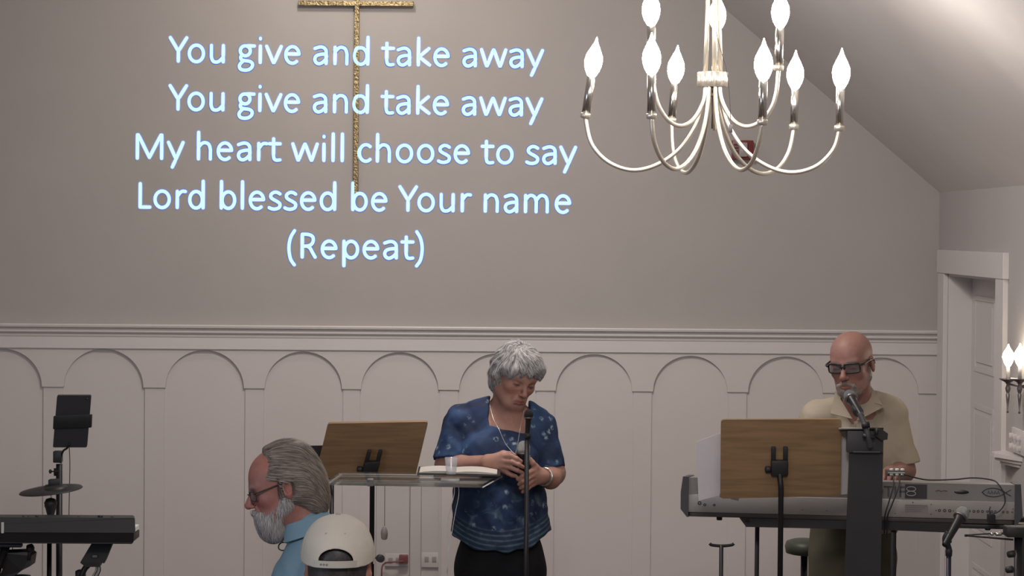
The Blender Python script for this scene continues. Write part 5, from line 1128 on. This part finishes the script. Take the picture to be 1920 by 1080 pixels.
# necklace, bracelet
bm = NB(); c0 = P(936, 803, WYp-.12); tipn = P(966, 853, WYp-.245); c1 = P(973, 812, WYp-.12)
tube(bm, cat([P(918, 758, WYp-.03), P(925, 785, WYp-.085), P(936, 806, WYp-.118), P(948, 832, WYp-.190), tipn], 6), .0011, 6); tube(bm, cat([P(982, 768, WYp-.05), P(977, 795, WYp-.09), P(974, 812, WYp-.118), P(970, 835, WYp-.190), tipn], 6), .0013, 6)
obj('necklace', bm, mat('silver_chain', (.45, .44, .42), .3, metal=.8), wo)
bm = NB(); bc = V3(Q(1020, 893.5, -.145)); axb = (Q(1014, 893, -.175)-Q(1032, 897, -.08)); axb /= np.linalg.norm(axb)
a_ = np.cross(axb, [0, 0, 1]); a_ /= np.linalg.norm(a_); b_ = np.cross(axb, a_)
tube(bm, [Vector(bc+.0325*(math.cos(t)*a_+math.sin(t)*b_)) for t in np.linspace(0, 2*PI, 33)], .0032, 8, caps=False); tube(bm, [Vector(bc+axb*.008+.0318*(math.cos(t)*a_+math.sin(t)*b_)) for t in np.linspace(0, 2*PI, 33)], .0018, 8, caps=False); obj('bracelet', bm, M_CHROME, wo)
mt = P(983, 827, WYp-.236); mbm = P(974, 915, WYp-.236)
mic('microphone', 'grey-headed handheld microphone gripped in both hands of the person in blue', mt, mt-mbm, grille_m=M_GRILLE_L, s=.98)

# ================================================================ the man at the keyboard
MYp = 9.22
def Qm(px, py, dy=0.0): return V3(P(px, py, MYp+dy))
MF = Frame(P(1597, 682, MYp-.12), rotm(-27, 8, -4), 1.03)
mn = empty('person', 'person in black glasses and a beige short-sleeved shirt standing behind the silver keyboard', 'person', (P(1600, 1000, MYp).x, MYp, PLZ))
S = SDF(); head(S, MF, jaw=1.0, wide=.98, nose=1.1, age=1.0)
S.cap(MF.w(0, -.02, -.05), Qm(1612, 785, .0), .054, .060, .03); S.ell(Qm(1605, 850, .03), (.165, .105, .17), k=.05)
S.cap(Qm(1590, 775, .02), Qm(1530, 785, .02), .036, .045, .04); S.cap(Qm(1630, 770, .02), Qm(1672, 780, .02), .036, .045, .04)
S.ell(Qm(1600, 950, .04), (.15, .11, .18), k=.06)
S.cap(Qm(1524, 800, .02), Qm(1512, 885, -.02), .046, .040, .03); S.cap(Qm(1512, 885, -.02), Qm(1548, 894, -.17), .038, .026, .02)
S.cap(Qm(1676, 800, .02), Qm(1694, 882, -.03), .046, .044, .03); S.cap(Qm(1694, 882, -.03), Qm(1668, 888, -.17), .043, .028, .02)
def rest_hand(S, w_, d, side=1):
    d = np.array(d, float); d /= np.linalg.norm(d); sd = np.cross(d, [0, 0, 1]); up = np.array([0, 0, 1.0])
    for i in range(4):
        o_ = (i-1.5)*.021; kp = w_+d*(.085-.006*abs(i-1.2))+sd*o_+up*.008; S.cap(w_, kp, .022, .011, .012)
        ln = (.8, 1.0, .95, .75)[i if side > 0 else 3-i]; chain(S, [kp, kp+d*.034*ln+up*.004, kp+d*.056*ln-up*.008, kp+d*.066*ln-up*.022], [.0105, .0095, .0085, .0075], .003)
    t0 = w_+d*.02+sd*side*-.022; chain(S, [t0, t0+d*.03-sd*side*.025, t0+d*.055-sd*side*.03-up*.008], [.015, .012, .009], .006)
rest_hand(S, Qm(1548, 894, -.17), (.1, -1, -.05), 1); rest_hand(S, Qm(1668, 888, -.17), (-.25, -1, -.05), -1)
V, F = S.mesh(.0034); q = MF.inv(V); base = np.array((0.25, 0.130, 0.105)); hm = np.linalg.norm(V-MF.c, axis=1) < .17
colr = np.tile(base, (len(V), 1)); fc = brows(face_color(q, base, (.22, .09, .08), .5), q, (.14, .11, .1), .5)
# close-cropped grey sides, pink pate
top = sm(q[:, 2], .05, .09)[:, None]; fc = fc*(1-top*.15)+np.array((.22, .125, .095))*top*.15
sd_ = (sm(-q[:, 1], .0, .05)*(1-sm(q[:, 2], .055, .085))*sm(q[:, 2], -.07, -.04)*(1-blob(q, (.085, -.01, -.005), (.02, .03, .04)))*(1-blob(q, (-.085, -.01, -.005), (.02, .03, .04))))[:, None]; fc = fc*(1-.55*sd_)+np.array((.25, .22, .20))*.55*sd_
colr[hm] = fc[hm]; link('body', npmesh('body', V, F, colr), M_SKIN, mn)
# trimmed grey beard
def beard(F, grow, long=0.0, zt=-.048):
    S = SDF(); k = F.k
    def E(c, r, kk=.015): S.ell(F.w(*c), [r[0]*k, r[1]*k, r[2]*k], F.R, kk*k)
    E((0, .060, -.090-.5*long), (.036+grow, .032+grow, .030+grow+long*.8), .0); 
    for s in (-1, 1):
        S.cap(F.w(s*.050, .0, -.050), F.w(s*.026, .054, -.086), (.0175+grow)*k, (.02+grow)*k, .02*k); S.cap(F.w(s*.062, -.002, -.018), F.w(s*.054, .004, -.050), (.008+grow)*k, (.014+grow)*k, .015*k)
        S.cap(F.w(0, .0975, -.054), F.w(s*.027, .085, -.068), (.0045+grow*.6)*k, (.006+grow*.5)*k, .008*k); S.cap(F.w(s*.027, .083, -.068), F.w(s*.022, .076, -.088), (.007+grow)*k, (.012+grow)*k, .012*k)
    S.cap(F.w(-.018, .083, -.083), F.w(.018, .083, -.083), (.006+grow)*k, (.006+grow)*k, .01*k)
    S.cap(F.w(-.012, .099, -.0672), F.w(.012, .099, -.0672), .0052*k, .0052*k, .003*k, sub=True)
    return S
BS = beard(MF, .0008); BS.disp = clump(MF, .0010, 4); V, F = BS.mesh(.0032); BS.disp = None
ro = V[rng.integers(0, len(V), 1500)]
def flow_b(Fr, fwd=.1):
    def f(p): q = Fr.inv(p); d = np.stack([q[:, 0]*2, np.full(len(q), fwd), -np.ones(len(q))], 1)*np.array([1, -1, 1]); d = d @ Fr.R.T; return d/np.linalg.norm(d, axis=1, keepdims=True)
    return f
SV, SF = strands(BS, ro, flow_b(MF), 3, .0028, .0012, .0015, .3, 5); link('beard', hairmesh('beard', V, F, SV, SF, (.12, .085, .07), (.27, .235, .215), .5), M_HAIR, mn)
# glasses
def glasses(parent, F, frame_m, lens_m, rw=.026, rh=.0165, th=.0026, thick_top=True, drop=0.0):
    for s in (-1, 1):
        c = (s*.0325, .098, -.003-drop); pts = []
        for t in np.linspace(0, 2*PI, 29)[:-1]:
            cx, cz = math.cos(t), math.sin(t); e = .45; x = rw*math.copysign(abs(cx)**e, cx); z = rh*math.copysign(abs(cz)**e, cz)
            pts.append(Vector(F.w(c[0]+x, c[1]-abs(c[0]+x)**2*4.5, c[2]+z)))
        bm = NB(); tube(bm, pts+[pts[0]], th, 8, caps=False); obj('rim', bm, frame_m, parent)
        bm = NB(); cv = bm.verts.new(Vector(F.w(c[0], c[1]-c[0]**2*4.5, c[2]))); vs = [bm.verts.new(p) for p in pts]
        for i in range(len(vs)): bm.faces.new((cv, vs[i], vs[(i+1) % len(vs)]))
        obj('lens', bm, lens_m, parent)
        bm = NB(); tube(bm, cat([F.w(s*(.0325+rw), .090, .006-drop), F.w(s*.073, .070, .008-drop), F.w(s*.0785, .005, .014), F.w(s*.0795, -.016, .010), F.w(s*.078, -.030, -.006)], 6), [th*1.3]*8+[th*1.1]*17, 8); obj('temple', bm, frame_m, parent)
    bm = NB(); tube(bm, cat([F.w(-.010, .099, .001-drop), F.w(0, .103, .004-drop), F.w(.010, .099, .001-drop)], 4), th, 8); obj('bridge', bm, frame_m, parent)
M_LENS = mat('spectacle_lens', (.12, .13, .14), .08, noise=0.0, alpha=.34)
gm = empty('glasses', '', '', MF.w(0, .1, 0)); del gm['label']; del gm['category']; gm.location = Vector(MF.w(0, .1, 0))-mn.location; gm.parent = mn
glasses(gm, MF, mat('black_frame', (.012, .012, .013), .3), M_LENS, .028, .0165, .0034, drop=-.003)
for s in (1,):
    bm = NB(); lathe(bm, MF.w(.0805, .018, .0145), [(.002, 0), (.0035, .001), (.002, .002)], 10, MF.R @ np.array([1, 0, 0])); obj('hinge_stud', bm, mat('pale_print', (0, 0, 0)), gm)
# shirt
B_ = SDF()
B_.ell(Qm(1603, 855, .03), (.182, .122, .19), k=.05); B_.cap(Qm(1578, 762, .01), Qm(1534, 780, .02), .045, .062, .05); B_.cap(Qm(1640, 754, .01), Qm(1668, 772, .02), .045, .060, .05)
B_.ell(Qm(1604, 950, .04), (.180, .135, .20), k=.06); B_.cap(Qm(1606, 768, -.01), Qm(1606, 800, .02), .066, .08, .03)
B_.cap(Qm(1530, 788, .02), Qm(1516, 878, -.01), .062, .068, .035, cut=planecut(Qm(1514, 874, 0), (-.05, 0, -1)))
B_.cap(Qm(1672, 785, .02), Qm(1692, 875, -.02), .060, .070, .035, cut=planecut(Qm(1697, 868, 0), (.25, 0, -1)))
def vneck(Qn):
    # open collar: a wedge from the throat down the front
    cx = P(1602, 760, MYp-.1).x; z0 = P(1602, 800, MYp-.1).z; hz_ = (Qn[:, 2]-z0); w_ = .002+hz_*.62
    return np.maximum(np.maximum(np.abs(Qn[:, 0]-cx)-w_, -hz_), Qn[:, 1]-(MYp-.035))
B_.fn(vneck, Qm(1602, 765, -.1), .2, .003, True)
B_.cap(MF.w(0, -.02, -.05), Qm(1610, 770, -.0), .060, .064, .004, sub=True)
B_.fn(lambda Qn: Qn[:, 2]-P(1600, 1000, MYp).z, Qm(1600, 1060), .3, .002, True)
w1 = wrinkle(13, .0042, 20); w2 = wrinkle(19, .0014, 65); B_.disp = lambda Qn: w1(Qn)+w2(Qn)
M_BEIGE = cloth('beige_linen', (.33, .285, .22), .9, .35)
V, F = B_.mesh(.0042); link('shirt', npmesh('shirt', V, F), M_BEIGE, mn)
# collar flaps, placket, pocket flap as separate cloth pieces
def flap(name, pts, th, m, parent):
    bm = NB(); pts = [Vector(p) for p in pts]; n = (pts[1]-pts[0]).cross(pts[2]-pts[0]).normalized()
    if n.y > 0: n = -n
    prism(bm, pts, n*th); return obj(name, bm, m, parent, smooth=False)
flap('collar', [Qm(1566, 733, -.075), Qm(1598, 786, -.13), Qm(1557, 776, -.122)], .004, M_BEIGE, mn)
flap('collar', [Qm(1624, 714, -.05), Qm(1640, 735, -.07), Qm(1656, 764, -.10), Qm(1606, 790, -.128)], .004, M_BEIGE, mn)
bm = NB(); tube(bm, cat([Qm(1603, 790, -.118), Qm(1603, 830, -.112), Qm(1603, 880, -.115)], 5), [.004]*11, 6); obj('placket', bm, M_BEIGE, mn)
bm = NB(); tube(bm, cat([Qm(1640, 756, -.118), Qm(1650, 758, -.108), Qm(1656, 764, -.10)], 4), .0015, 6); obj('collar_fold', bm, M_BEIGE, mn)  # thin roll of beige cloth along the collar edge
T_ = SDF(); T_.ell(Qm(1598, 1000, .04), (.165, .125, .16), k=.05)
for s, x in ((-1, 1560), (1, 1638)): T_.cap(Qm(x, 1050, .03), V3((P(x, 1000, MYp).x, MYp+.03, PLZ+.06)), .092, .06, .05, cut=(V3((0, 0, PLZ+.05)), V3((0, 0, -1))))
T_.disp = wrinkle(15, .004, 18); V, F = T_.mesh(.009); link('trousers', npmesh('trousers', V, F), cloth('olive_khaki_cloth', (.105, .095, .065)), mn)
shoes(mn, (P(1560, 1000, MYp).x, P(1638, 1000, MYp).x), MYp+.02, (0, -1, 0), M_BLACK)

# ================================================================ the man walking past in the foreground
FYp = 6.9
def Qf(px, py, dy=0.0): return V3(P(px, py, FYp+dy))
FF = Frame(P(529, 912, FYp), rotm(-80, 13, -3), .98)
fm = empty('person', 'person in glasses and a light blue collared shirt walking left past the lectern', 'person', (P(620, 1080, FYp).x, FYp, 0))
S = SDF(); head(S, FF, jaw=1.0, wide=1.0, nose=1.15, age=1.0)
S.cap(FF.w(0, -.03, -.05), Qf(592, 1035), .056, .062, .03); S.ell(Qf(593, 1150), (.13, .19, .22), k=.05); S.ell(Qf(645, 1300), (.125, .17, .22), k=.06)
for s in (-1, 1):
    sh = Qf(608, 1080, s*.16); S.cap(Qf(598, 1045, s*.05), sh, .045, .05, .05); el = Qf(640, 1260, s*.22); S.cap(sh, el, .047, .040, .03); wr = Qf(600, 1400, s*.2); S.cap(el, wr, .038, .026, .02)
    for i in range(4):
        kp = wr+np.array([-.01+(i-1.5)*.018, 0, -.08]); S.cap(wr, kp, .02, .011, .01); chain(S, [kp, kp+np.array([.0, 0, -.032]), kp+np.array([.008, 0, -.055]), kp+np.array([.02, 0, -.07])], [.010, .009, .0085, .0075], .003)
    chain(S, [wr+np.array([-.02, 0, -.02]), wr+np.array([-.045, 0, -.05]), wr+np.array([-.04, 0, -.08])], [.014, .011, .009], .006)
V, F = S.mesh(.0036); q = FF.inv(V); base = np.array((0.27, 0.125, 0.105)); hm = np.linalg.norm(V-FF.c, axis=1) < .16
colr = np.tile(base, (len(V), 1)); fc = brows(face_color(q, base, (.25, .09, .09), .7), q, (.3, .27, .25), .6)
ft = (sm(q[:, 2], .04, .07)*sm(q[:, 1], -.01, .03))[:, None]; fc = fc*(1-ft*.5)+np.array((.37, .15, .115))*ft*.5
colr[hm] = fc[hm]; link('body', npmesh('body', V, F, colr), M_SKIN, fm)
BS = beard(FF, .0035, .014); BS.ell(FF.w(0, .044, -.118), (.032, .036, .030), FF.R, .03); BS.disp = clump(FF, .0025, 6); V, F = BS.mesh(.0036); BS.disp = None
ro = V[rng.integers(0, len(V), 2500)]
SV, SF = strands(BS, ro, flow_b(FF, .15), 4, .008, .002, .006, .3, 8); link('beard', hairmesh('beard', V, F, SV, SF, (.20, .18, .18), (.42, .40, .40), .5), M_HAIR, fm)
def fh(S, F):
    k = F.k
    for s in (-1, 1):
        S.ell(F.w(s*.066, -.035, .010), [.018*k, .045*k, .045*k], F.R, .02*k)
        S.cap(F.w(s*.068, .020, .020), F.w(s*.072, .008, -.02), .010*k, .008*k, .01*k)
    S.ell(F.w(0, -.085, -.030), [.062*k, .038*k, .062*k], F.R, .04*k); S.ell(F.w(0, -.080, -.075), [.054*k, .030*k, .035*k], F.R, .03*k)
    S.ell(F.w(0, -.02, .084), [.05*k, .07*k, .030*k], F.R, .03*k)
    def cutf(Qn):  # bald front
        q = F.inv(Qn); lim = .048-.55*np.clip(q[:, 2]-.055, -.2, .03)-.45*np.clip(np.abs(q[:, 0])-.03, 0, .04); top_ = np.maximum(lim-q[:, 1], .030-q[:, 2])
        face = np.maximum(q[:, 2]-.031, .012-q[:, 1]); return np.minimum(top_, face)*k
    S.fn(cutf, F.w(0, .08, 0), .22, .006, True)
    for s in (-1, 1): S.ell(F.w(s*.086, -.010, -.010), [.022*k, .020*k, .032*k], F.R, .004*k, sub=True)
HS = skull_hair(FF, .006, extra=fh); HS.disp = clump(FF, .0030, 3); V, F = HS.mesh(.0036); HS.disp = None
ro = V[rng.integers(0, len(V), 5000)]
def flow_f(p):
    q = FF.inv(p); d = np.stack([q[:, 0]*1.0, -np.ones(len(q)), -.25-np.where(q[:, 1] < -.06, 1.2, .1)], 1)*np.array([1, -1, 1]); d = d @ FF.R.T; return d/np.linalg.norm(d, axis=1, keepdims=True)
SV, SF = strands(HS, ro, flow_f, 6, .011, .0026, .007, .12, 9); link('hair', hairmesh('hair', V, F, SV, SF, (.10, .08, .066), (.28, .24, .205)), M_HAIR, fm)
gm = empty('glasses', '', '', (0, 0, 0)); del gm['label']; del gm['category']; gm.location = Vector(FF.w(0, .1, 0))-fm.location; gm.parent = fm
glasses(gm, FF, mat('dark_wire_frame', (.03, .025, .025), .35), M_LENS, .024, .0145, .0017, drop=.004)
B_ = SDF(); B_.ell(Qf(594, 1150), (.150, .205, .235), k=.05); B_.ell(Qf(648, 1300), (.145, .19, .24), k=.06)
B_.cap(Qf(592, 1015), Qf(612, 1080), .064, .11, .05)
for s in (-1, 1):
    B_.cap(Qf(600, 1045, s*.06), Qf(610, 1085, s*.15), .055, .062, .04); B_.cap(Qf(610, 1085, s*.16), Qf(622, 1200, s*.2), .065, .070, .03, cut=planecut(Qf(636, 1190, 0), (0, 0, -1)))
colp = FF.w(0, -.03, -.09)
B_.cap(Qf(577, 990), Qf(592, 1030), .066, .066, .008)
B_.cap(FF.w(0, -.018, -.05), Qf(570, 972), .062, .050, .004, sub=True)
B_.fn(lambda Qn: Qn[:, 2]-.75, Qf(668, 1420), .4, .002, True)
B_.disp = wrinkle(23, .004, 20); M_LBL = cloth('light_blue_cotton', (.155, .255, .325), .9, .3); V, F = B_.mesh(.0045); link('shirt', npmesh('shirt', V, F), M_LBL, fm)
cc = np.array(Qf(578, 990)); 
bm = NB()
def collar_ring():
    # standing polo collar folded down round the neck
    n = 28; up = np.array(FF.w(0, -.03, -.05))-np.array(Qf(592, 1045)); up /= np.linalg.norm(up); e1 = np.cross(up, [0, 1, 0]); e1 /= np.linalg.norm(e1); e2 = np.cross(up, e1)
    rings = []
    for (r, h) in ((.062, .028), (.066, .032), (.076, .010), (.086, -.014), (.083, -.016), (.070, .008), (.060, .020)):
        rings.append([bm.verts.new(Vector(cc+up*(h-.0)+r*(math.cos(t)*e1+math.sin(t)*e2*1.0))) for t in np.linspace(math.radians(30), math.radians(330), n)])
    for i in range(len(rings)-1):
        for k in range(n-1): bm.faces.new((rings[i][k], rings[i][k+1], rings[i+1][k+1], rings[i+1][k]))
    return e1
e1 = collar_ring(); bmesh.ops.recalc_face_normals(bm, faces=bm.faces); obj('collar', bm, M_LBL, fm)
bm = NB(); q0 = P(523, 1026, FYp-.0); tube(bm, cat([P(540, 1018, FYp), P(529, 1017, FYp), P(523, 1022, FYp), P(523, 1029, FYp), P(529, 1032, FYp), P(536, 1031, FYp)], 5), .0020, 8); obj('clip_on_microphone', bm, M_BLACK, fm)
T_ = SDF(); T_.ell(Qf(668, 1380), (.135, .165, .15), k=.05)
for s in (-1, 1): T_.cap(Qf(665, 1450, s*.09), V3((P(665, 1000, FYp).x+s*.16, FYp+s*.09, .07)), .088, .06, .05, cut=(V3((0, 0, .05)), V3((0, 0, -1))))
V, F = T_.mesh(.011); link('trousers', npmesh('trousers', V, F), cloth('dark_trouser_cloth', (.03, .03, .04)), fm)
_plz = PLZ; PLZ = 0.0
shoes(fm, (P(665, 1000, FYp).x-.16,), FYp-.09, (-1, 0, 0), M_BLACK); shoes(fm, (P(665, 1000, FYp).x+.16,), FYp+.09, (-1, 0, 0), M_BLACK)
# ================================================================ the man in the cap
CYp = 6.1
def Qc(px, py, dy=0.0): return V3(P(px, py, CYp+dy))
CF = Frame(P(634, 1062, CYp), rotm(180, 4, 0), 1.0)
cm = empty('person', 'person in a pale snapback cap seen from behind at the bottom edge', 'person', (P(634, 1080, CYp).x, CYp+.05, 0))
S = SDF(); head(S, CF, wide=1.0); S.cap(CF.w(0, -.03, -.05), Qc(634, 1190, -.02), .058, .065, .03); S.ell(Qc(634, 1330), (.19, .12, .22), k=.05); S.ell(Qc(634, 1500), (.16, .12, .22), k=.06)
for s in (-1, 1):
    a1_ = Qc(634+s*125, 1230); e1_ = Qc(634+s*160, 1440); w1_ = e1_+np.array([-s*.03, .18, -.10]); S.cap(Qc(634+s*40, 1195), a1_, .045, .05, .05); S.cap(a1_, e1_, .048, .04, .03); S.cap(e1_, w1_, .04, .027, .02)
    rest_hand(S, w1_, (-s*.2, 1, -.3), s)
V, F = S.mesh(.004); q = CF.inv(V); base = np.array((0.33, 0.17, 0.13)); colr = face_color(q, base); link('body', npmesh('body', V, F, colr), M_SKIN, cm)
HS = SDF(); HS.ell(CF.w(0, -.012, .028), (.0785, .098, .082), CF.R); HS.ell(CF.w(0, -.040, -.03), (.068, .058, .065), CF.R, .03)
HS.fn(lambda Qn: np.maximum(CF.inv(Qn)[:, 2]-.04, .03-CF.inv(Qn)[:, 1]), CF.w(0, .08, 0), .2, .004, True)
V, F = HS.mesh(.0045); link('hair', npmesh('hair', V, F), hair_mat('dark_hair', (.012, .010, .010), (.03, .026, .025)), cm)
# cap crown (a real shell with the arched snapback opening)
z_rim = P(634, 1065, CYp-.11).z
cc_ = np.array([P(634, 1050, CYp).x, CYp-.004, z_rim])
RX, RY, HZ = .0945, .118, P(634, 965, CYp).z-z_rim+.001
def capshape(Qn, g):
    q = (Qn-cc_)/np.array([RX-g, RY-g, HZ-g]); z = np.clip(q[:, 2], 0, None)
    rr = (np.abs(q[:, 0])**2.1+np.abs(q[:, 1])**2.1+z**2.75)**(1/2.4); return (rr-1)*.088
CS = SDF(); cw = wrinkle(31, .0007, 35)
def seams(Qn):
    a = np.arctan2(Qn[:, 0]-cc_[0], -(Qn[:, 1]-cc_[1])); dd = np.abs(a % (PI/3)-PI/6)
    return .0008*np.exp(-((dd-PI/6)*.09/.0018)**2)+cw(Qn)
CS.fn(lambda Qn: capshape(Qn, 0)+seams(Qn), cc_+np.array([0, 0, .05]), .16, 0)
CS.fn(lambda Qn: capshape(Qn, .0065), cc_+np.array([0, 0, .05]), .3, 0, True)
CS.fn(lambda Qn: Qn[:, 2]-(z_rim+.0+.012*sm(Qn[:, 1]-cc_[1], -.11, .02)*1.0), cc_, .3, 0, True)
za_ = P(634, 1052, CYp-.11).z; zb_2 = P(634, 1029, CYp-.11).z; xo = P(634, 1040, CYp).x+.002
def openf(Qn):
    ex = (Qn[:, 0]-xo)/.0435; ez = (Qn[:, 2]-za_)/(zb_2-za_+.0); d = (np.sqrt(ex**2+np.clip(ez, 0, 9)**2)-1)*.03
    return np.maximum(np.maximum(d, (za_-.04)-Qn[:, 2]), Qn[:, 1]-(CYp))
CS.fn(openf, cc_+np.array([0, -.1, .01]), .2, 0, True)
V, F = CS.mesh(.0018)
M_CAP = cloth('off_white_canvas', (.44, .41, .36), .85, .3); cap_o = link('cap', npmesh('cap', V, F), M_CAP, cm)
bm = NB(); lathe(bm, (cc_[0], cc_[1], z_rim+HZ-.003), [(.006, 0), (.0075, .002), (.006, .005), (.001, .0065)], 16); obj('button', bm, mat('grey_button', (.25, .23, .2), .6), cap_o)
# strap across the opening, sweatband, brim
def rim_pt(a, z, g=0.0): return Vector((cc_[0]+(RX-g)*math.copysign(abs(math.sin(a))**(2/2.1), math.sin(a)), cc_[1]-(RY-g)*math.cos(a), z))
bm = NB(); n = 20; z0_, z1_ = z_rim+.001, za_+.001; vs = []
for i in range(n+1):
    a = math.radians(-34+68*i/n); vs.append([bm.verts.new(rim_pt(a, z, g)) for z, g in ((z0_, -.0015), (z1_, -.0010), (z1_, .002), (z0_, .002))])
for i in range(n):
    for k in range(4): bm.faces.new((vs[i][k], vs[i][(k+1) % 4], vs[i+1][(k+1) % 4], vs[i+1][k]))
bm.faces.new(vs[0][::-1]); bm.faces.new(vs[n]); bmesh.ops.recalc_face_normals(bm, faces=bm.faces); obj('strap', bm, mat('cap_strap', (.36, .34, .30), .5), cap_o)
for i in range(3):
    a = math.radians(-20+i*4.6); c = rim_pt(a, (z0_+z1_)/2, -.0016); bm = NB(); lathe(bm, c, [(.0024, 0), (.0024, .0012), (.0012, .0016)], 10, (math.sin(a)*.8, -math.cos(a), 0)); obj('snap', bm, mat('snap_grey', (.16, .16, .16), .5), cap_o)
for sx in (-1, 1):
    for zf in (1.0,):
        zz = z_rim+HZ*.70; a = math.radians(sx*18); q0 = cc_+np.array([math.sin(a)*RX*.83, -math.cos(a)*RY*.83, zz-z_rim]); dirn = np.array([math.sin(a), -math.cos(a), .3]); 
        for _ in range(12): q0 = q0+dirn*(-capshape(q0[None], 0)[0])*1.0
        bm = NB(); tube(bm, [Vector(q0+dirn*.0005+.0022*(math.cos(t)*np.array([1, 0, 0])+math.sin(t)*np.array([0, .3, .95]))) for t in np.linspace(0, 2*PI, 13)], .0008, 6, caps=False); obj('eyelet', bm, mat('eyelet_thread', (.36, .34, .3), .7), cap_o)
bm = NB(); n = 24; vs = []
for i in range(n+1):
    a = math.radians(110+140*i/n); r0 = rim_pt(a, z_rim+.012, .002); out = Vector((math.sin(a)*.35, -math.cos(a), 0)); L_ = .072*math.sin(PI*i/n)**.5
    r1 = r0+out*L_+Vector((0, 0, -.016*abs(math.sin(a))-.004)); vs.append([bm.verts.new(p) for p in (r0, r1, r1+Vector((0, 0, -.003)), r0+Vector((0, 0, -.003)))])
for i in range(n):
    for k in range(4): bm.faces.new((vs[i][k], vs[i][(k+1) % 4], vs[i+1][(k+1) % 4], vs[i+1][k]))
bmesh.ops.recalc_face_normals(bm, faces=bm.faces); obj('brim', bm, M_CAP, cap_o)
B_ = SDF(); B_.ell(Qc(634, 1330), (.205, .135, .24), k=.05); B_.ell(Qc(634, 1500), (.175, .14, .24), k=.06); B_.cap(Qc(634, 1190), Qc(634, 1240), .07, .09, .04)
for s in (-1, 1): B_.cap(Qc(634+s*40, 1200), Qc(634+s*122, 1235), .055, .065, .05); B_.cap(Qc(634+s*122, 1235), Qc(634+s*150, 1380), .065, .066, .03)
B_.fn(lambda Qn: Qn[:, 2]-.85, Qc(634, 1600), .4, 0, True)
V, F = B_.mesh(.009); link('shirt', npmesh('shirt', V, F), cloth('charcoal_cotton', (.04, .04, .05)), cm)
T_ = SDF(); T_.ell(Qc(634, 1580), (.165, .125, .15), k=.05)
for s in (-1, 1): T_.cap(Qc(634+s*60, 1650), V3((cc_[0]+s*.09, CYp, .07)), .088, .06, .05, cut=(V3((0, 0, .05)), V3((0, 0, -1))))
V, F = T_.mesh(.011); link('trousers', npmesh('trousers', V, F), MATS['dark_trouser_cloth'], cm)
shoes(cm, (cc_[0]-.09, cc_[0]+.09), CYp, (0, 1, 0), M_BLACK)
PLZ = _plz
